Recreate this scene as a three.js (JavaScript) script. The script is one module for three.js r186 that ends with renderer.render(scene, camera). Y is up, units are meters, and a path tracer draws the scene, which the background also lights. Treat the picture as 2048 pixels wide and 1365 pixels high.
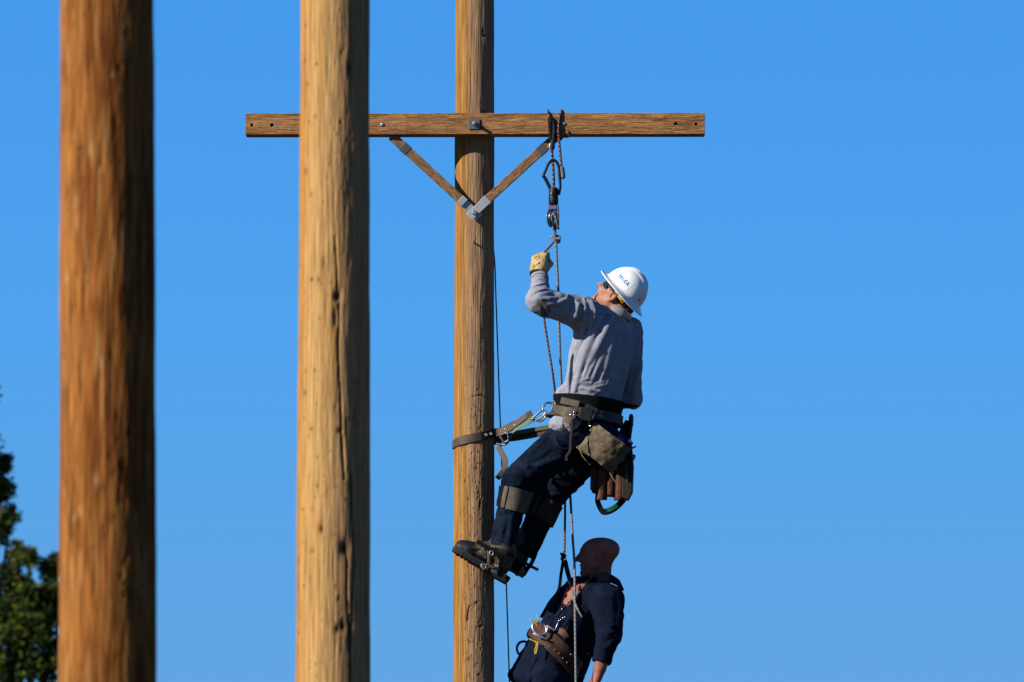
import * as THREE from 'three';
import { mergeGeometries as joinGeometries, toCreasedNormals, mergeVertices } from 'three/addons/utils/BufferGeometryUtils.js';
import { RoundedBoxGeometry } from 'three/addons/geometries/RoundedBoxGeometry.js';

// ---------------------------------------------------------------- camera, sky, sun, exposure
const scene = new THREE.Scene();
const EYE = 1.6, DIST = 40, PITCH = 8.8 * Math.PI / 180, FOV = 5.105;
const camera = new THREE.PerspectiveCamera(FOV, 1024 / 682, 0.5, 3000);
camera.position.set(0, EYE, DIST);
camera.lookAt(0, EYE + Math.sin(PITCH) * 10, DIST - Math.cos(PITCH) * 10);
camera.focus = 40.35;
camera.userData.fStop = camera.getFocalLength() / 1000 / 0.033;
scene.add(camera);

const SUN_AZ = 62 * Math.PI / 180, SUN_EL = 26 * Math.PI / 180;
const SUN = new THREE.Vector3(-Math.sin(SUN_AZ) * Math.cos(SUN_EL), Math.sin(SUN_EL), Math.cos(SUN_AZ) * Math.cos(SUN_EL));
{ // clear blue sky: paler at the horizon, deep towards the zenith, a wide glow round the sun
  const W = 1024, H = 512, data = new Float32Array(W * H * 4);
  const mixc = (a, b, t) => a.map((x, i) => x + (b[i] - x) * t);
  const EXPOSED = 2.5, stops = [[0, [0.20, 0.425, 0.69]], [5, [0.140, 0.388, 0.725]], [9, [0.080, 0.365, 0.855]], [13, [0.048, 0.288, 0.815]], [24, [0.032, 0.195, 0.62]], [50, [0.015, 0.092, 0.36]], [90, [0.009, 0.046, 0.215]]];
  for (let r = 0; r < H; r++) {
    const el = ((r + 0.5) / H - 0.5) * 180;
    let n = 0; while (n < stops.length - 2 && el > stops[n + 1][0]) n++;
    const t = Math.min(1, Math.max(0, (el - stops[n][0]) / (stops[n + 1][0] - stops[n][0]))), c = mixc(stops[n][1], stops[n + 1][1], t);
    for (let q = 0; q < W; q++) {
      const az = ((q + 0.5) / W - 0.5) * 2 * Math.PI, ce = Math.cos(el * Math.PI / 180);
      const cs = Math.cos(az) * ce * SUN.x + Math.sin(el * Math.PI / 180) * SUN.y + Math.sin(az) * ce * SUN.z;
      const glow = 0.16 * Math.pow(Math.max(0, cs), 4) + 0.5 * Math.pow(Math.max(0, cs), 40);
      const o = (r * W + q) * 4;
      for (let k = 0; k < 3; k++) data[o + k] = (c[k] * (1 + 0.10 * Math.max(0, cs)) + glow * [0.75, 0.85, 1][k]) / EXPOSED;
      data[o + 3] = 1;
    }
  }
  const sky = new THREE.DataTexture(data, W, H, THREE.RGBAFormat, THREE.FloatType);
  sky.mapping = THREE.EquirectangularReflectionMapping;
  sky.magFilter = sky.minFilter = THREE.LinearFilter;
  sky.needsUpdate = true;
  scene.background = sky; scene.environment = sky;
}
const sun = new THREE.DirectionalLight(new THREE.Color().setRGB(1.0, 0.93, 0.82), 4.8);
sun.position.copy(SUN).multiplyScalar(60).add(new THREE.Vector3(0, 7.8, 3));
sun.target.position.set(0, 7.8, 3);
sun.castShadow = true;
Object.assign(sun.shadow.camera, { left: -14, right: 14, top: 12, bottom: -12, near: 5, far: 140 });
sun.shadow.mapSize.set(4096, 4096);
scene.add(sun, sun.target);
const renderer = new THREE.WebGLRenderer({ antialias: true });
renderer.setSize(1024, 682);
renderer.shadowMap.enabled = true;
renderer.toneMapping = THREE.LinearToneMapping;
renderer.toneMappingExposure = 2.5;

// ---------------------------------------------------------------- helpers
const V = (x, y, z) => new THREE.Vector3(x, y, z);
const FPX = 682.5 / Math.tan(FOV * Math.PI / 360);          // focal length in pixels of a 2048 x 1365 picture
const FWD = V(0, Math.sin(PITCH), -Math.cos(PITCH)), UPV = V(0, Math.cos(PITCH), Math.sin(PITCH)), EYEP = V(0, EYE, DIST);
const rayDir = (u, v) => FWD.clone().addScaledVector(V(1, 0, 0), (u - 1024) / FPX).addScaledVector(UPV, (682.5 - v) / FPX);
function P(u, v, z = 0) {                                    // the place at depth z that survey mark (u, v) stands for
  const d = rayDir(u, v), t = (z - DIST) / d.z;
  return EYEP.clone().addScaledVector(d, t);
}
const M = FPX / (DIST / Math.cos(PITCH));                    // pixels per metre at the climbing pole
const px = (n) => n / M;
let seed = 7;
const rnd = () => { seed = (seed * 1664525 + 1013904223) >>> 0; return seed / 4294967296; };
const rr = (a, b) => a + (b - a) * rnd();
const clamp = (x, a, b) => x < a ? a : x > b ? b : x;
const sstep = (a, b, x) => { const t = clamp((x - a) / (b - a), 0, 1); return t * t * (3 - 2 * t); };
const lerp = (a, b, t) => a + (b - a) * t;
// gradient noise
const PERM = new Uint8Array(512);
{ const p = [...Array(256).keys()]; let s = 12345; for (let i = 255; i > 0; i--) { s = (s * 1664525 + 1013904223) >>> 0; const j = s % (i + 1); [p[i], p[j]] = [p[j], p[i]]; } for (let i = 0; i < 512; i++) PERM[i] = p[i & 255]; }
const fade = (t) => t * t * t * (t * (t * 6 - 15) + 10);
function grad(h, x, y, z) { h &= 15; const u = h < 8 ? x : y, v = h < 4 ? y : h === 12 || h === 14 ? x : z; return ((h & 1) ? -u : u) + ((h & 2) ? -v : v); }
function noise(x, y, z = 0) {
  const fx = Math.floor(x), fy = Math.floor(y), fz = Math.floor(z), X = fx & 255, Y = fy & 255, Z = fz & 255;
  x -= fx; y -= fy; z -= fz;
  const u = fade(x), v = fade(y), w = fade(z), A = PERM[X] + Y, AA = PERM[A] + Z, AB = PERM[A + 1] + Z, B = PERM[X + 1] + Y, BA = PERM[B] + Z, BB = PERM[B + 1] + Z;
  return lerp(lerp(lerp(grad(PERM[AA], x, y, z), grad(PERM[BA], x - 1, y, z), u), lerp(grad(PERM[AB], x, y - 1, z), grad(PERM[BB], x - 1, y - 1, z), u), v),
    lerp(lerp(grad(PERM[AA + 1], x, y, z - 1), grad(PERM[BA + 1], x - 1, y, z - 1), u), lerp(grad(PERM[AB + 1], x, y - 1, z - 1), grad(PERM[BB + 1], x - 1, y - 1, z - 1), u), v), w);
}
const fbm = (x, y, z, n = 3) => { let s = 0, a = 0.5; for (let i = 0; i < n; i++) { s += a * noise(x, y, z); x *= 2.03; y *= 2.03; z *= 2.03; a *= 0.5; } return s; };

// several pieces of one part as one geometry
function mergeGeometries(list) {
  const keep = ['position', 'normal', 'uv', 'color'].filter((k) => list.every((g) => g.attributes[k]));
  return joinGeometries(list.map((g) => { const n = g.index ? g.toNonIndexed() : g; for (const k of Object.keys(n.attributes)) if (!keep.includes(k)) n.deleteAttribute(k); return n; }));
}
// scene objects: a thing is a Group standing at its base, its parts are meshes below it
const taken = new Map();
function numbered(name) { const n = taken.get(name) ?? 0; taken.set(name, n + 1); return n ? name + '_' + String(n).padStart(3, '0') : name; }
function thing(name, label, category, base, group) {
  const g = new THREE.Group(); g.name = numbered(name); g.position.copy(base);
  g.userData = { label, category }; if (group) g.userData.group = group;
  g.userData.base = base.clone(); scene.add(g); return g;
}
function part(parent, name, geometry, material, label) {
  let root = parent; while (root.parent && root.parent !== scene) root = root.parent;
  const b = root.userData.base; geometry.translate(-b.x, -b.y, -b.z);
  if (material.userData.worn) {                                  // dirt and wear: uneven tone over the surface
    const q = geometry.attributes.position, c = new Float32Array(q.count * 3), w = material.userData.worn;
    for (let i = 0; i < q.count; i++) { const x = q.getX(i) + b.x, y = q.getY(i) + b.y, z = q.getZ(i) + b.z, n = Math.max(0.25, 1 + w * (1.3 * noise(x * 26, y * 26, z * 26) + 1.1 * noise(x * 75, y * 75, z * 75) + 0.8 * noise(x * 190, y * 190, z * 190))); c[i * 3] = n; c[i * 3 + 1] = n * 0.985; c[i * 3 + 2] = n * 0.96; }
    geometry.setAttribute('color', new THREE.BufferAttribute(c, 3));
  }
  const m = new THREE.Mesh(geometry, material); m.name = name; m.castShadow = m.receiveShadow = true;
  if (label) m.userData.label = label;
  parent.add(m); return m;
}
const rgb = (r, g, b) => new THREE.Color().setRGB(r, g, b);
const gloss = (roughness, metalness) => metalness > 0 ? 1 : roughness > 0.85 ? 0.05 : roughness > 0.7 ? 0.12 : roughness > 0.45 ? 0.25 : 1;   // dry cloth, wood and worn leather hardly shine
const K = 0.77;                                                   // one scale for all base colours, set with the exposure
const mat = (r, g, b, roughness = 0.8, metalness = 0, extra = {}) => new THREE.MeshPhysicalMaterial({ color: rgb(r * K, g * K, b * K), roughness, metalness, specularIntensity: gloss(roughness, metalness), ...extra });
const worn = (r, g, b, roughness = 0.8, w = 0.35) => { const m = mat(r, g, b, roughness, 0, { vertexColors: true }); m.userData.worn = w; return m; };
const vmat = (roughness = 0.9, extra = {}) => new THREE.MeshPhysicalMaterial({ color: rgb(K, K, K), vertexColors: true, roughness, specularIntensity: gloss(roughness, 0), ...extra });

// --- distance fields
const smin = (a, b, k) => { const h = Math.max(k - Math.abs(a - b), 0) / k; return Math.min(a, b) - h * h * k * 0.25; };
const smax = (a, b, k) => -smin(-a, -b, k);
function cap(a, b, ra, rb) {
  const ax = a.x, ay = a.y, az = a.z, bx = b.x - ax, by = b.y - ay, bz = b.z - az, l = 1 / (bx * bx + by * by + bz * bz || 1e-9);
  return (x, y, z) => { const qx = x - ax, qy = y - ay, qz = z - az, t = clamp((qx * bx + qy * by + qz * bz) * l, 0, 1), dx = qx - bx * t, dy = qy - by * t, dz = qz - bz * t; return Math.sqrt(dx * dx + dy * dy + dz * dz) - (ra + (rb - ra) * t); };
}
function frame(o, X, Y) {                                    // own axes: X along, Y up, Z the rest
  const x = X.clone().normalize(), y = Y.clone().addScaledVector(x, -Y.dot(x)).normalize(), z = x.clone().cross(y);
  return { o, x, y, z, at: (a, b, c) => o.clone().addScaledVector(x, a).addScaledVector(y, b).addScaledVector(z, c),
    dir: (a, b, c) => V(0, 0, 0).addScaledVector(x, a).addScaledVector(y, b).addScaledVector(z, c),
    put: (g) => { g.applyMatrix4(new THREE.Matrix4().makeBasis(x, y, z).setPosition(o)); return g; },
    to: (px_, py_, pz_) => { const dx = px_ - o.x, dy = py_ - o.y, dz = pz_ - o.z; return [dx * x.x + dy * x.y + dz * x.z, dx * y.x + dy * y.y + dz * y.z, dx * z.x + dy * z.y + dz * z.z]; } };
}
const ellip = (x, y, z, cx, cy, cz, rx, ry, rz) => { const a = (x - cx) / rx, b = (y - cy) / ry, c = (z - cz) / rz, k0 = Math.sqrt(a * a + b * b + c * c), a2 = a / rx, b2 = b / ry, c2 = c / rz, k1 = Math.sqrt(a2 * a2 + b2 * b2 + c2 * c2); return k1 < 1e-9 ? -Math.min(rx, ry, rz) : k0 * (k0 - 1) / k1; };
const rbox = (x, y, z, cx, cy, cz, hx, hy, hz, r) => { const a = Math.abs(x - cx) - hx + r, b = Math.abs(y - cy) - hy + r, c = Math.abs(z - cz) - hz + r; return Math.min(Math.max(a, b, c), 0) + Math.hypot(Math.max(a, 0), Math.max(b, 0), Math.max(c, 0)) - r; };
// surface nets over a distance field; blocks far from the surface are skipped
function net(f, lo, hi, h, colour, smoothing = 0) {
  const B = 6, nx = Math.ceil((hi.x - lo.x) / h / B) * B + 1, ny = Math.ceil((hi.y - lo.y) / h / B) * B + 1, nz = Math.ceil((hi.z - lo.z) / h / B) * B + 1;
  const val = new Float32Array(nx * ny * nz).fill(1), I = (i, j, k) => i + nx * (j + ny * k), reach = h * B * 0.87 * 1.5 + 0.012;
  for (let k = 0; k < nz; k += B) for (let j = 0; j < ny; j += B) for (let i = 0; i < nx; i += B) {
    const d = f(lo.x + (i + B / 2) * h, lo.y + (j + B / 2) * h, lo.z + (k + B / 2) * h), far = Math.abs(d) > reach;
    for (let c = k; c < Math.min(k + B, nz); c++) for (let b = j; b < Math.min(j + B, ny); b++) for (let a = i; a < Math.min(i + B, nx); a++)
      val[I(a, b, c)] = far ? d : f(lo.x + a * h, lo.y + b * h, lo.z + c * h);
  }
  const idx = new Int32Array(nx * ny * nz).fill(-1), pos = [], tri = [], off = [0, 1, nx, nx + 1, nx * ny, nx * ny + 1, nx * ny + nx, nx * ny + nx + 1];
  const E = [[0, 1], [2, 3], [4, 5], [6, 7], [0, 2], [1, 3], [4, 6], [5, 7], [0, 4], [1, 5], [2, 6], [3, 7]];
  for (let k = 0; k < nz - 1; k++) for (let j = 0; j < ny - 1; j++) for (let i = 0; i < nx - 1; i++) {
    const o = I(i, j, k); let m = 0;
    for (let c = 0; c < 8; c++) if (val[o + off[c]] < 0) m |= 1 << c;
    if (m === 0 || m === 255) continue;
    let sx = 0, sy = 0, sz = 0, n = 0;
    for (const [a, b] of E) {
      if (((m >> a) & 1) === ((m >> b) & 1)) continue;
      const va = val[o + off[a]], vb = val[o + off[b]], t = va / (va - vb);
      sx += lerp(a & 1, b & 1, t); sy += lerp((a >> 1) & 1, (b >> 1) & 1, t); sz += lerp(a >> 2, b >> 2, t); n++;
    }
    idx[o] = pos.length / 3; pos.push(lo.x + (i + sx / n) * h, lo.y + (j + sy / n) * h, lo.z + (k + sz / n) * h);
  }
  const quad = (a, b, c, d, flip) => { if (a < 0 || b < 0 || c < 0 || d < 0) return; if (flip) tri.push(a, c, b, a, d, c); else tri.push(a, b, c, a, c, d); };
  for (let k = 1; k < nz - 1; k++) for (let j = 1; j < ny - 1; j++) for (let i = 1; i < nx - 1; i++) {
    const o = I(i, j, k), s = val[o] < 0;
    if (s !== val[o + 1] < 0) quad(idx[o - nx - nx * ny], idx[o - nx * ny], idx[o], idx[o - nx], !s);
    if (s !== val[o + nx] < 0) quad(idx[o - 1 - nx * ny], idx[o - 1], idx[o], idx[o - nx * ny], !s);
    if (s !== val[o + nx * ny] < 0) quad(idx[o - 1 - nx], idx[o - nx], idx[o], idx[o - 1], !s);
  }
  const g = new THREE.BufferGeometry();
  g.setAttribute('position', new THREE.Float32BufferAttribute(pos, 3)); g.setIndex(tri); g.computeVertexNormals();
  if (colour) {
    const c = new Float32Array(pos.length), nn = g.attributes.normal.array;
    for (let i = 0; i < pos.length; i += 3) { const q = colour(pos[i], pos[i + 1], pos[i + 2], nn[i], nn[i + 1], nn[i + 2]); c[i] = q[0]; c[i + 1] = q[1]; c[i + 2] = q[2]; }
    g.setAttribute('color', new THREE.BufferAttribute(c, 3));
  }
  return g;
}
const boxOf = (pts, pad) => { const b = new THREE.Box3().setFromPoints(pts).expandByScalar(pad); return [b.min, b.max]; };
// where the line of sight through (u, v) meets a field
function onto(f, u, v, sink = 0, from = 0.9) {
  const d = rayDir(u, v).normalize(), p = P(u, v, from);
  for (let i = 0; i < 90; i++) { const s = f(p.x, p.y, p.z); if (s < 0.0008) break; p.addScaledVector(d, Math.min(s, 0.05) * 0.8); if (p.z < -0.6) break; }
  return p.addScaledVector(d, sink);
}
// folds in cloth: rounded ridges (r > 0) or valleys (r < 0) along lines on the surface
function foldField(base, folds, k = 0.022) {
  const list = folds.map(([pts, r, sink = 0.1]) => {
    const q = pts.map((p) => p.isVector3 ? p : onto(base, p[0], p[1], r > 0 ? r * sink : r * 0.35)).filter((p) => p.z > -0.5);
    const c = q.reduce((a, b) => a.add(b), V(0, 0, 0)).divideScalar(q.length), R = Math.max(...q.map((a) => a.distanceTo(c))) + 0.05;
    const segs = []; for (let i = 0; i + 1 < q.length; i++) { const ta = i / (q.length - 1), tb = (i + 1) / (q.length - 1), w = (t) => Math.abs(r) * (r > 0 ? 0.35 + 0.65 * Math.sin(Math.PI * clamp(t, 0.08, 0.92)) : Math.sin(Math.PI * clamp(t, 0, 1))); segs.push(cap(q[i], q[i + 1], w(ta), w(tb))); }
    return { c, R2: R * R, segs, up: r > 0 };
  });
  return (x, y, z) => {
    let d = base(x, y, z);
    if (d > 0.06 || d < -0.06) return d;
    for (const q of list) {
      const dx = x - q.c.x, dy = y - q.c.y, dz = z - q.c.z; if (dx * dx + dy * dy + dz * dz > q.R2) continue;
      let s = 1; for (const g of q.segs) s = Math.min(s, g(x, y, z));
      d = q.up ? smin(d, s, k) : smax(d, -s, k * 0.7);
    }
    return d;
  };
}
// --- meshes from cross-sections
function loft(rings, closed = false, ends = true) {
  const n = rings[0].length, pos = [], tri = [];
  for (const r of rings) for (const p of r) pos.push(p.x, p.y, p.z);
  const R = rings.length;
  for (let i = 0; i < (closed ? R : R - 1); i++) for (let j = 0; j < n; j++) { const a = i * n + j, b = i * n + (j + 1) % n, c = ((i + 1) % R) * n + j, d = ((i + 1) % R) * n + (j + 1) % n; tri.push(a, b, d, a, d, c); }
  if (!closed && ends) for (const [s, f] of [[0, 1], [(R - 1) * n, 0]]) { const c = V(0, 0, 0); for (let j = 0; j < n; j++) c.add(V(pos[(s + j) * 3], pos[(s + j) * 3 + 1], pos[(s + j) * 3 + 2])); c.divideScalar(n); const m = pos.length / 3; pos.push(c.x, c.y, c.z); for (let j = 0; j < n; j++) f ? tri.push(m, s + (j + 1) % n, s + j) : tri.push(m, s + j, s + (j + 1) % n); }
  const g = new THREE.BufferGeometry(); g.setAttribute('position', new THREE.Float32BufferAttribute(pos, 3)); g.setIndex(tri);
  return toCreasedNormals(g, 0.7);
}
const curve = (pts, n, closed = false) => new THREE.CatmullRomCurve3(pts, closed, 'centripetal').getSpacedPoints(n);
function ribbon(pts, up, width, thick, n = 40, smooth = true) {   // a flat strap along pts; up: its width direction, or one per point
  const c = smooth ? new THREE.CatmullRomCurve3(pts, false, 'centripetal') : null, rings = [];
  const q = smooth ? c.getSpacedPoints(n) : pts;
  for (let i = 0; i < q.length; i++) {
    const t = q[Math.min(i + 1, q.length - 1)].clone().sub(q[Math.max(i - 1, 0)]).normalize();
    let w; if (Array.isArray(up)) { const s = i / (q.length - 1) * (up.length - 1), a = Math.min(Math.floor(s), up.length - 2); w = up[a].clone().lerp(up[a + 1], s - a); } else w = up.clone();
    w.addScaledVector(t, -w.dot(t)).normalize(); const nn = t.clone().cross(w), hw = (typeof width === 'function' ? width(i / (q.length - 1)) : width) / 2, ht = thick / 2, b = Math.min(ht * 0.7, 0.0015);
    rings.push([[hw - b, ht], [hw, ht - b], [hw, -ht + b], [hw - b, -ht], [-hw + b, -ht], [-hw, -ht + b], [-hw, ht - b], [-hw + b, ht]].map(([a, e]) => q[i].clone().addScaledVector(w, a).addScaledVector(nn, e)));
  }
  return loft(rings);
}
function tube(pts, r, { seg = 60, radial = 8, closed = false, period = 0.05, ends = true } = {}) {
  const c = new THREE.CatmullRomCurve3(pts, closed, 'centripetal'), g = new THREE.TubeGeometry(c, seg, r, radial, closed), L = c.getLength(), uv = g.attributes.uv;
  for (let i = 0; i < uv.count; i++) uv.setX(i, uv.getX(i) * L / period);
  if (closed || !ends) return g;
  const caps = [[pts[0], 0], [pts[pts.length - 1], 1]].map(([p, e]) => { const s = new THREE.SphereGeometry(r * 0.99, radial, 4); const a = s.attributes.uv; for (let i = 0; i < a.count; i++) a.setXY(i, e * L / period, a.getY(i)); return s.translate(p.x, p.y, p.z); });
  return mergeGeometries([g, ...caps]);
}
function along(a, b, r, r2 = r, n = 12) {                      // a turned pin from a to b
  const d = b.clone().sub(a), L = d.length(), e = Math.min(r, r2) * 0.25;
  const g = new THREE.LatheGeometry([[0, 0], [r - e, 0], [r, e], [r2, L - e], [r2 - e, L], [0, L]].map(([x, y]) => new THREE.Vector2(x, y)), n);
  g.applyQuaternion(new THREE.Quaternion().setFromUnitVectors(V(0, 1, 0), d.normalize())); return toCreasedNormals(g.translate(a.x, a.y, a.z), 0.8);
}
function slab(fr, a, b, c, w, h, d, r = 0.002) { const g = new RoundedBoxGeometry(w, h, d, 2, r); g.translate(a, b, c); return fr.put(g); }
// a band wrapped round a field: it lies on the surface between the angles a0 and a1
function wrap(f, C, axis, ref, height, thick, { a0 = 0, a1 = Math.PI * 2, n = 72, off = 0, rows = 4, R = 0.4, slack = 3, bulge = 0 } = {}) {
  const full = a1 - a0 > 6.28, Y = axis.clone().normalize(), X = ref.clone().addScaledVector(Y, -ref.dot(Y)).normalize(), Z = X.clone().cross(Y), N = full ? n : n + 1, rad = [];
  for (let j = 0; j <= rows; j++) {
    const row = [];
    for (let i = 0; i < N; i++) {
      const a = a0 + (a1 - a0) * i / n, d = X.clone().multiplyScalar(Math.cos(a)).addScaledVector(Z, Math.sin(a)), q = C.clone().addScaledVector(Y, height * (j / rows - 0.5)), p = q.clone().addScaledVector(d, R);
      let r = R; for (let k = 0; k < 60; k++) { const s = f(p.x, p.y, p.z); if (s < 0.0008 || r <= 0.01) break; r -= Math.min(s, 0.04) * 0.9; p.copy(q).addScaledVector(d, r); }
      row.push(r);
    }
    const m = row.map((_, i) => { let s = 0, c = 0, w = 0; for (let e = -slack; e <= slack; e++) { const g = full ? (i + e + N) % N : clamp(i + e, 0, N - 1); s += row[g]; c++; w = Math.max(w, row[g]); } return s / c * 0.5 + w * 0.5; });
    rad.push(m);
  }
  const rings = [];
  for (let i = 0; i < N; i++) {
    const a = a0 + (a1 - a0) * i / n, d = X.clone().multiplyScalar(Math.cos(a)).addScaledVector(Z, Math.sin(a)), at = (j, e) => C.clone().addScaledVector(Y, height * (j / rows - 0.5)).addScaledVector(d, rad[j][i] + off + e);
    const ring = []; for (let j = 0; j <= rows; j++) ring.push(at(j, thick * (j === 0 || j === rows ? 0.75 : 1) + bulge * Math.sin(Math.PI * j / rows))); for (let j = rows; j >= 0; j--) ring.push(at(j, -0.003)); rings.push(ring);
  }
  return loft(rings, full);
}
const torus = (c, n, R, r, squash = 1, roll = V(0, 1, 0)) => { const g = new THREE.TorusGeometry(R, r, 10, 36); g.scale(1, squash, 1); const z = n.clone().normalize(), y = roll.clone().addScaledVector(z, -roll.dot(z)).normalize(), x = y.clone().cross(z); g.applyMatrix4(new THREE.Matrix4().makeBasis(x, y, z).setPosition(c)); return g; };
const ball = (c, r, w = 12) => new THREE.SphereGeometry(r, w, 8).translate(c.x, c.y, c.z);
function dataTex(W, H, fn, srgb = true) {
  const d = new Uint8Array(W * H * 4), e = (x) => Math.round(255 * clamp(srgb ? (x <= 0.0031308 ? x * 12.92 : 1.055 * Math.pow(x, 1 / 2.4) - 0.055) : x, 0, 1));
  for (let j = 0; j < H; j++) for (let i = 0; i < W; i++) { const c = fn(i, j), o = (j * W + i) * 4; d[o] = e(c[0]); d[o + 1] = e(c[1]); d[o + 2] = e(c[2]); d[o + 3] = 255; }
  const t = new THREE.DataTexture(d, W, H); t.magFilter = t.minFilter = THREE.LinearFilter; t.wrapS = t.wrapT = THREE.RepeatWrapping; if (srgb) t.colorSpace = THREE.SRGBColorSpace; t.needsUpdate = true; return t;
}
// ---------------------------------------------------------------- ground
{
  const g = new THREE.CircleGeometry(1400, 96).rotateX(-Math.PI / 2);
  const t = dataTex(256, 256, (i, j) => { const n = fbm(i / 20, j / 20, 3.3, 4), m = noise(i / 3, j / 3, 8), k = 0.75 + 0.5 * n + 0.25 * m; return [0.048 * k, 0.041 * k, 0.020 * k]; });
  t.wrapS = t.wrapT = THREE.MirroredRepeatWrapping; t.repeat.set(400, 400);
  const m = new THREE.Mesh(g, new THREE.MeshStandardMaterial({ map: t, roughness: 1 })); m.name = 'ground'; m.receiveShadow = true; m.userData = { kind: 'structure', label: 'dry grass training field under the poles', category: 'ground' };
  scene.add(m);
}
// ---------------------------------------------------------------- poles
// axis: [u, v] at the top and bottom edge of the picture, half: half-widths there, z: depth
function pole({ label, axis, half, z, top, cols = 224, W = 768, H = 2048, style, marks, knots = [], checks = [], lumps = 0.0015 }) {
  const at = P(axis[0][0], axis[0][1], z), ab = P(axis[1][0], axis[1][1], z), dir = at.clone().sub(ab).normalize();
  const base = ab.clone().addScaledVector(dir, -ab.y / dir.y), len = top / dir.y, s0 = ab.y / dir.y - 0.15, span = at.clone().sub(ab).length() + 0.3;
  const sc = FPX / (DIST - z) * Math.cos(PITCH), rt = half[0] / sc, rb = half[1] / sc, rad = (s) => rb + (rt - rb) * (s - s0 - 0.15) / (span - 0.3);
  const dark = new Float32Array(W * H), dep = new Float32Array(W * H), pale = new Float32Array(W * H), R = (rt + rb) / 2;
  const TH = (u, v) => { const f = clamp((v - axis[0][1]) / (axis[1][1] - axis[0][1]), 0, 1), c = lerp(axis[0][0], axis[1][0], f), h = lerp(half[0], half[1], f); return Math.asin(clamp((u - c) / h, -0.995, 0.995)); };
  const SV = (v) => P(axis[0][0], v, z + R * 0.7).y / dir.y - s0;
  const stamp = (th, s, ra, rs, k, deep, p = 0) => {          // ra, rs in metres round and along the pole
    const ci = (th / (2 * Math.PI) + 0.5) * W, cj = s / span * H, wi = ra / (2 * Math.PI * R) * W, wj = rs / span * H;
    for (let j = Math.max(0, Math.floor(cj - 2.2 * wj)); j <= Math.min(H - 1, Math.ceil(cj + 2.2 * wj)); j++) for (let i = Math.floor(ci - 2.2 * wi); i <= Math.ceil(ci + 2.2 * wi); i++) {
      const a = (i - ci) / wi, b = (j - cj) / wj, e = Math.exp(-(a * a + b * b) * 1.4); if (e < 0.02) continue;
      const o = j * W + ((i % W) + W) % W; dark[o] = Math.max(dark[o], k * e); dep[o] = Math.min(dep[o], -deep * e); pale[o] = Math.max(pale[o], p * e);
    }
  };
  const stroke = (pts, w, k, deep, p = 0, wob = 0) => {
    for (let q = 0; q + 1 < pts.length; q++) { const [ta, sa] = pts[q], [tb, sb] = pts[q + 1], L = Math.hypot((tb - ta) * R, sb - sa), n = Math.max(2, Math.ceil(L / (w * 0.5))); for (let i = 0; i <= n; i++) { const t = i / n, s = lerp(sa, sb, t); stamp(lerp(ta, tb, t) + wob * noise(s * 7, ta * 9, 5), s, w * (0.7 + 0.5 * noise(s * 30, ta * 5, 1)), Math.max(w, span / H * 1.2), k, deep, p); } }
  };
  for (const [u, v, a, b, k, deep] of knots) { const q = TH(u, v), h = SV(v); stamp(q, h, a * 1.15 / sc, b * 1.15 / sc, Math.min(1, k * 1.15), deep); stamp(q + 0.01, h - b * 0.4 / sc, a * 2.3 / sc, b * 2.4 / sc, k * 0.28, 0); }
  for (const [pts, w, k, deep, wob = 0] of checks) stroke(pts.map(([u, v]) => [TH(u, v), SV(v)]), w / sc, k, deep, 0, wob);
  marks?.({ stamp, stroke, TH, SV, R, span });
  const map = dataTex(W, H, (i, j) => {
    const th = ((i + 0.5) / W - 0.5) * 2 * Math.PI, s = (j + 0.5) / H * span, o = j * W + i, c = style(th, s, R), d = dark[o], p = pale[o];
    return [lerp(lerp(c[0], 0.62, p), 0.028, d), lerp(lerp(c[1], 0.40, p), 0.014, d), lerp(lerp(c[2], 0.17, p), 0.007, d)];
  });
  map.wrapT = THREE.MirroredRepeatWrapping;
  const rows = []; for (let s = 0; s < s0; s += 0.2) rows.push(s); for (let s = s0; s < s0 + span; s += 0.0065) rows.push(s); for (let s = s0 + span; s < len - 0.02; s += 0.2) rows.push(s); rows.push(len - 0.012, len);
  const pos = [], uv = [], tri = [], X = V(1, 0, 0).addScaledVector(dir, -dir.x).normalize(), Z = X.clone().cross(dir).negate(); if (Z.z < 0) Z.negate();
  rows.forEach((s, r) => {
    const jj = clamp((s - s0) / span * H, 0, H - 1) | 0;
    for (let c = 0; c <= cols; c++) {
      const f = c / cols, th = (f - 0.5) * 2 * Math.PI, ii = Math.floor(f * W) % W; let q = rad(s) + dep[jj * W + ii] + lumps * (noise(Math.sin(th) * 3, s * 2.2, Math.cos(th) * 3) + 0.35 * noise(Math.sin(th) * 7, s * 9, Math.cos(th) * 7)) + 0.0007 * noise(th * 24, s * 3, 2);
      if (r === rows.length - 1) q -= 0.012;
      pos.push(base.x + dir.x * s + (X.x * Math.sin(th) + Z.x * Math.cos(th)) * q, base.y + dir.y * s + (X.y * Math.sin(th) + Z.y * Math.cos(th)) * q, base.z + dir.z * s + (X.z * Math.sin(th) + Z.z * Math.cos(th)) * q);
      uv.push(f, (s - s0) / span);
      if (r && c) { const a = (r - 1) * (cols + 1) + c - 1; tri.push(a, a + 1, a + cols + 2, a, a + cols + 2, a + cols + 1); }
    }
  });
  const last = (rows.length - 1) * (cols + 1), m = pos.length / 3; pos.push(base.x + dir.x * len, len * dir.y, base.z + dir.z * len); uv.push(0.5, 0.5);
  for (let c = 0; c < cols; c++) tri.push(last + c, last + c + 1, m);
  const g = new THREE.BufferGeometry(); g.setAttribute('position', new THREE.Float32BufferAttribute(pos, 3)); g.setAttribute('uv', new THREE.Float32BufferAttribute(uv, 2)); g.setIndex(tri); g.computeVertexNormals();
  const root = thing('utility_pole', label, 'pole', base, 'wooden training poles');
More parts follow.
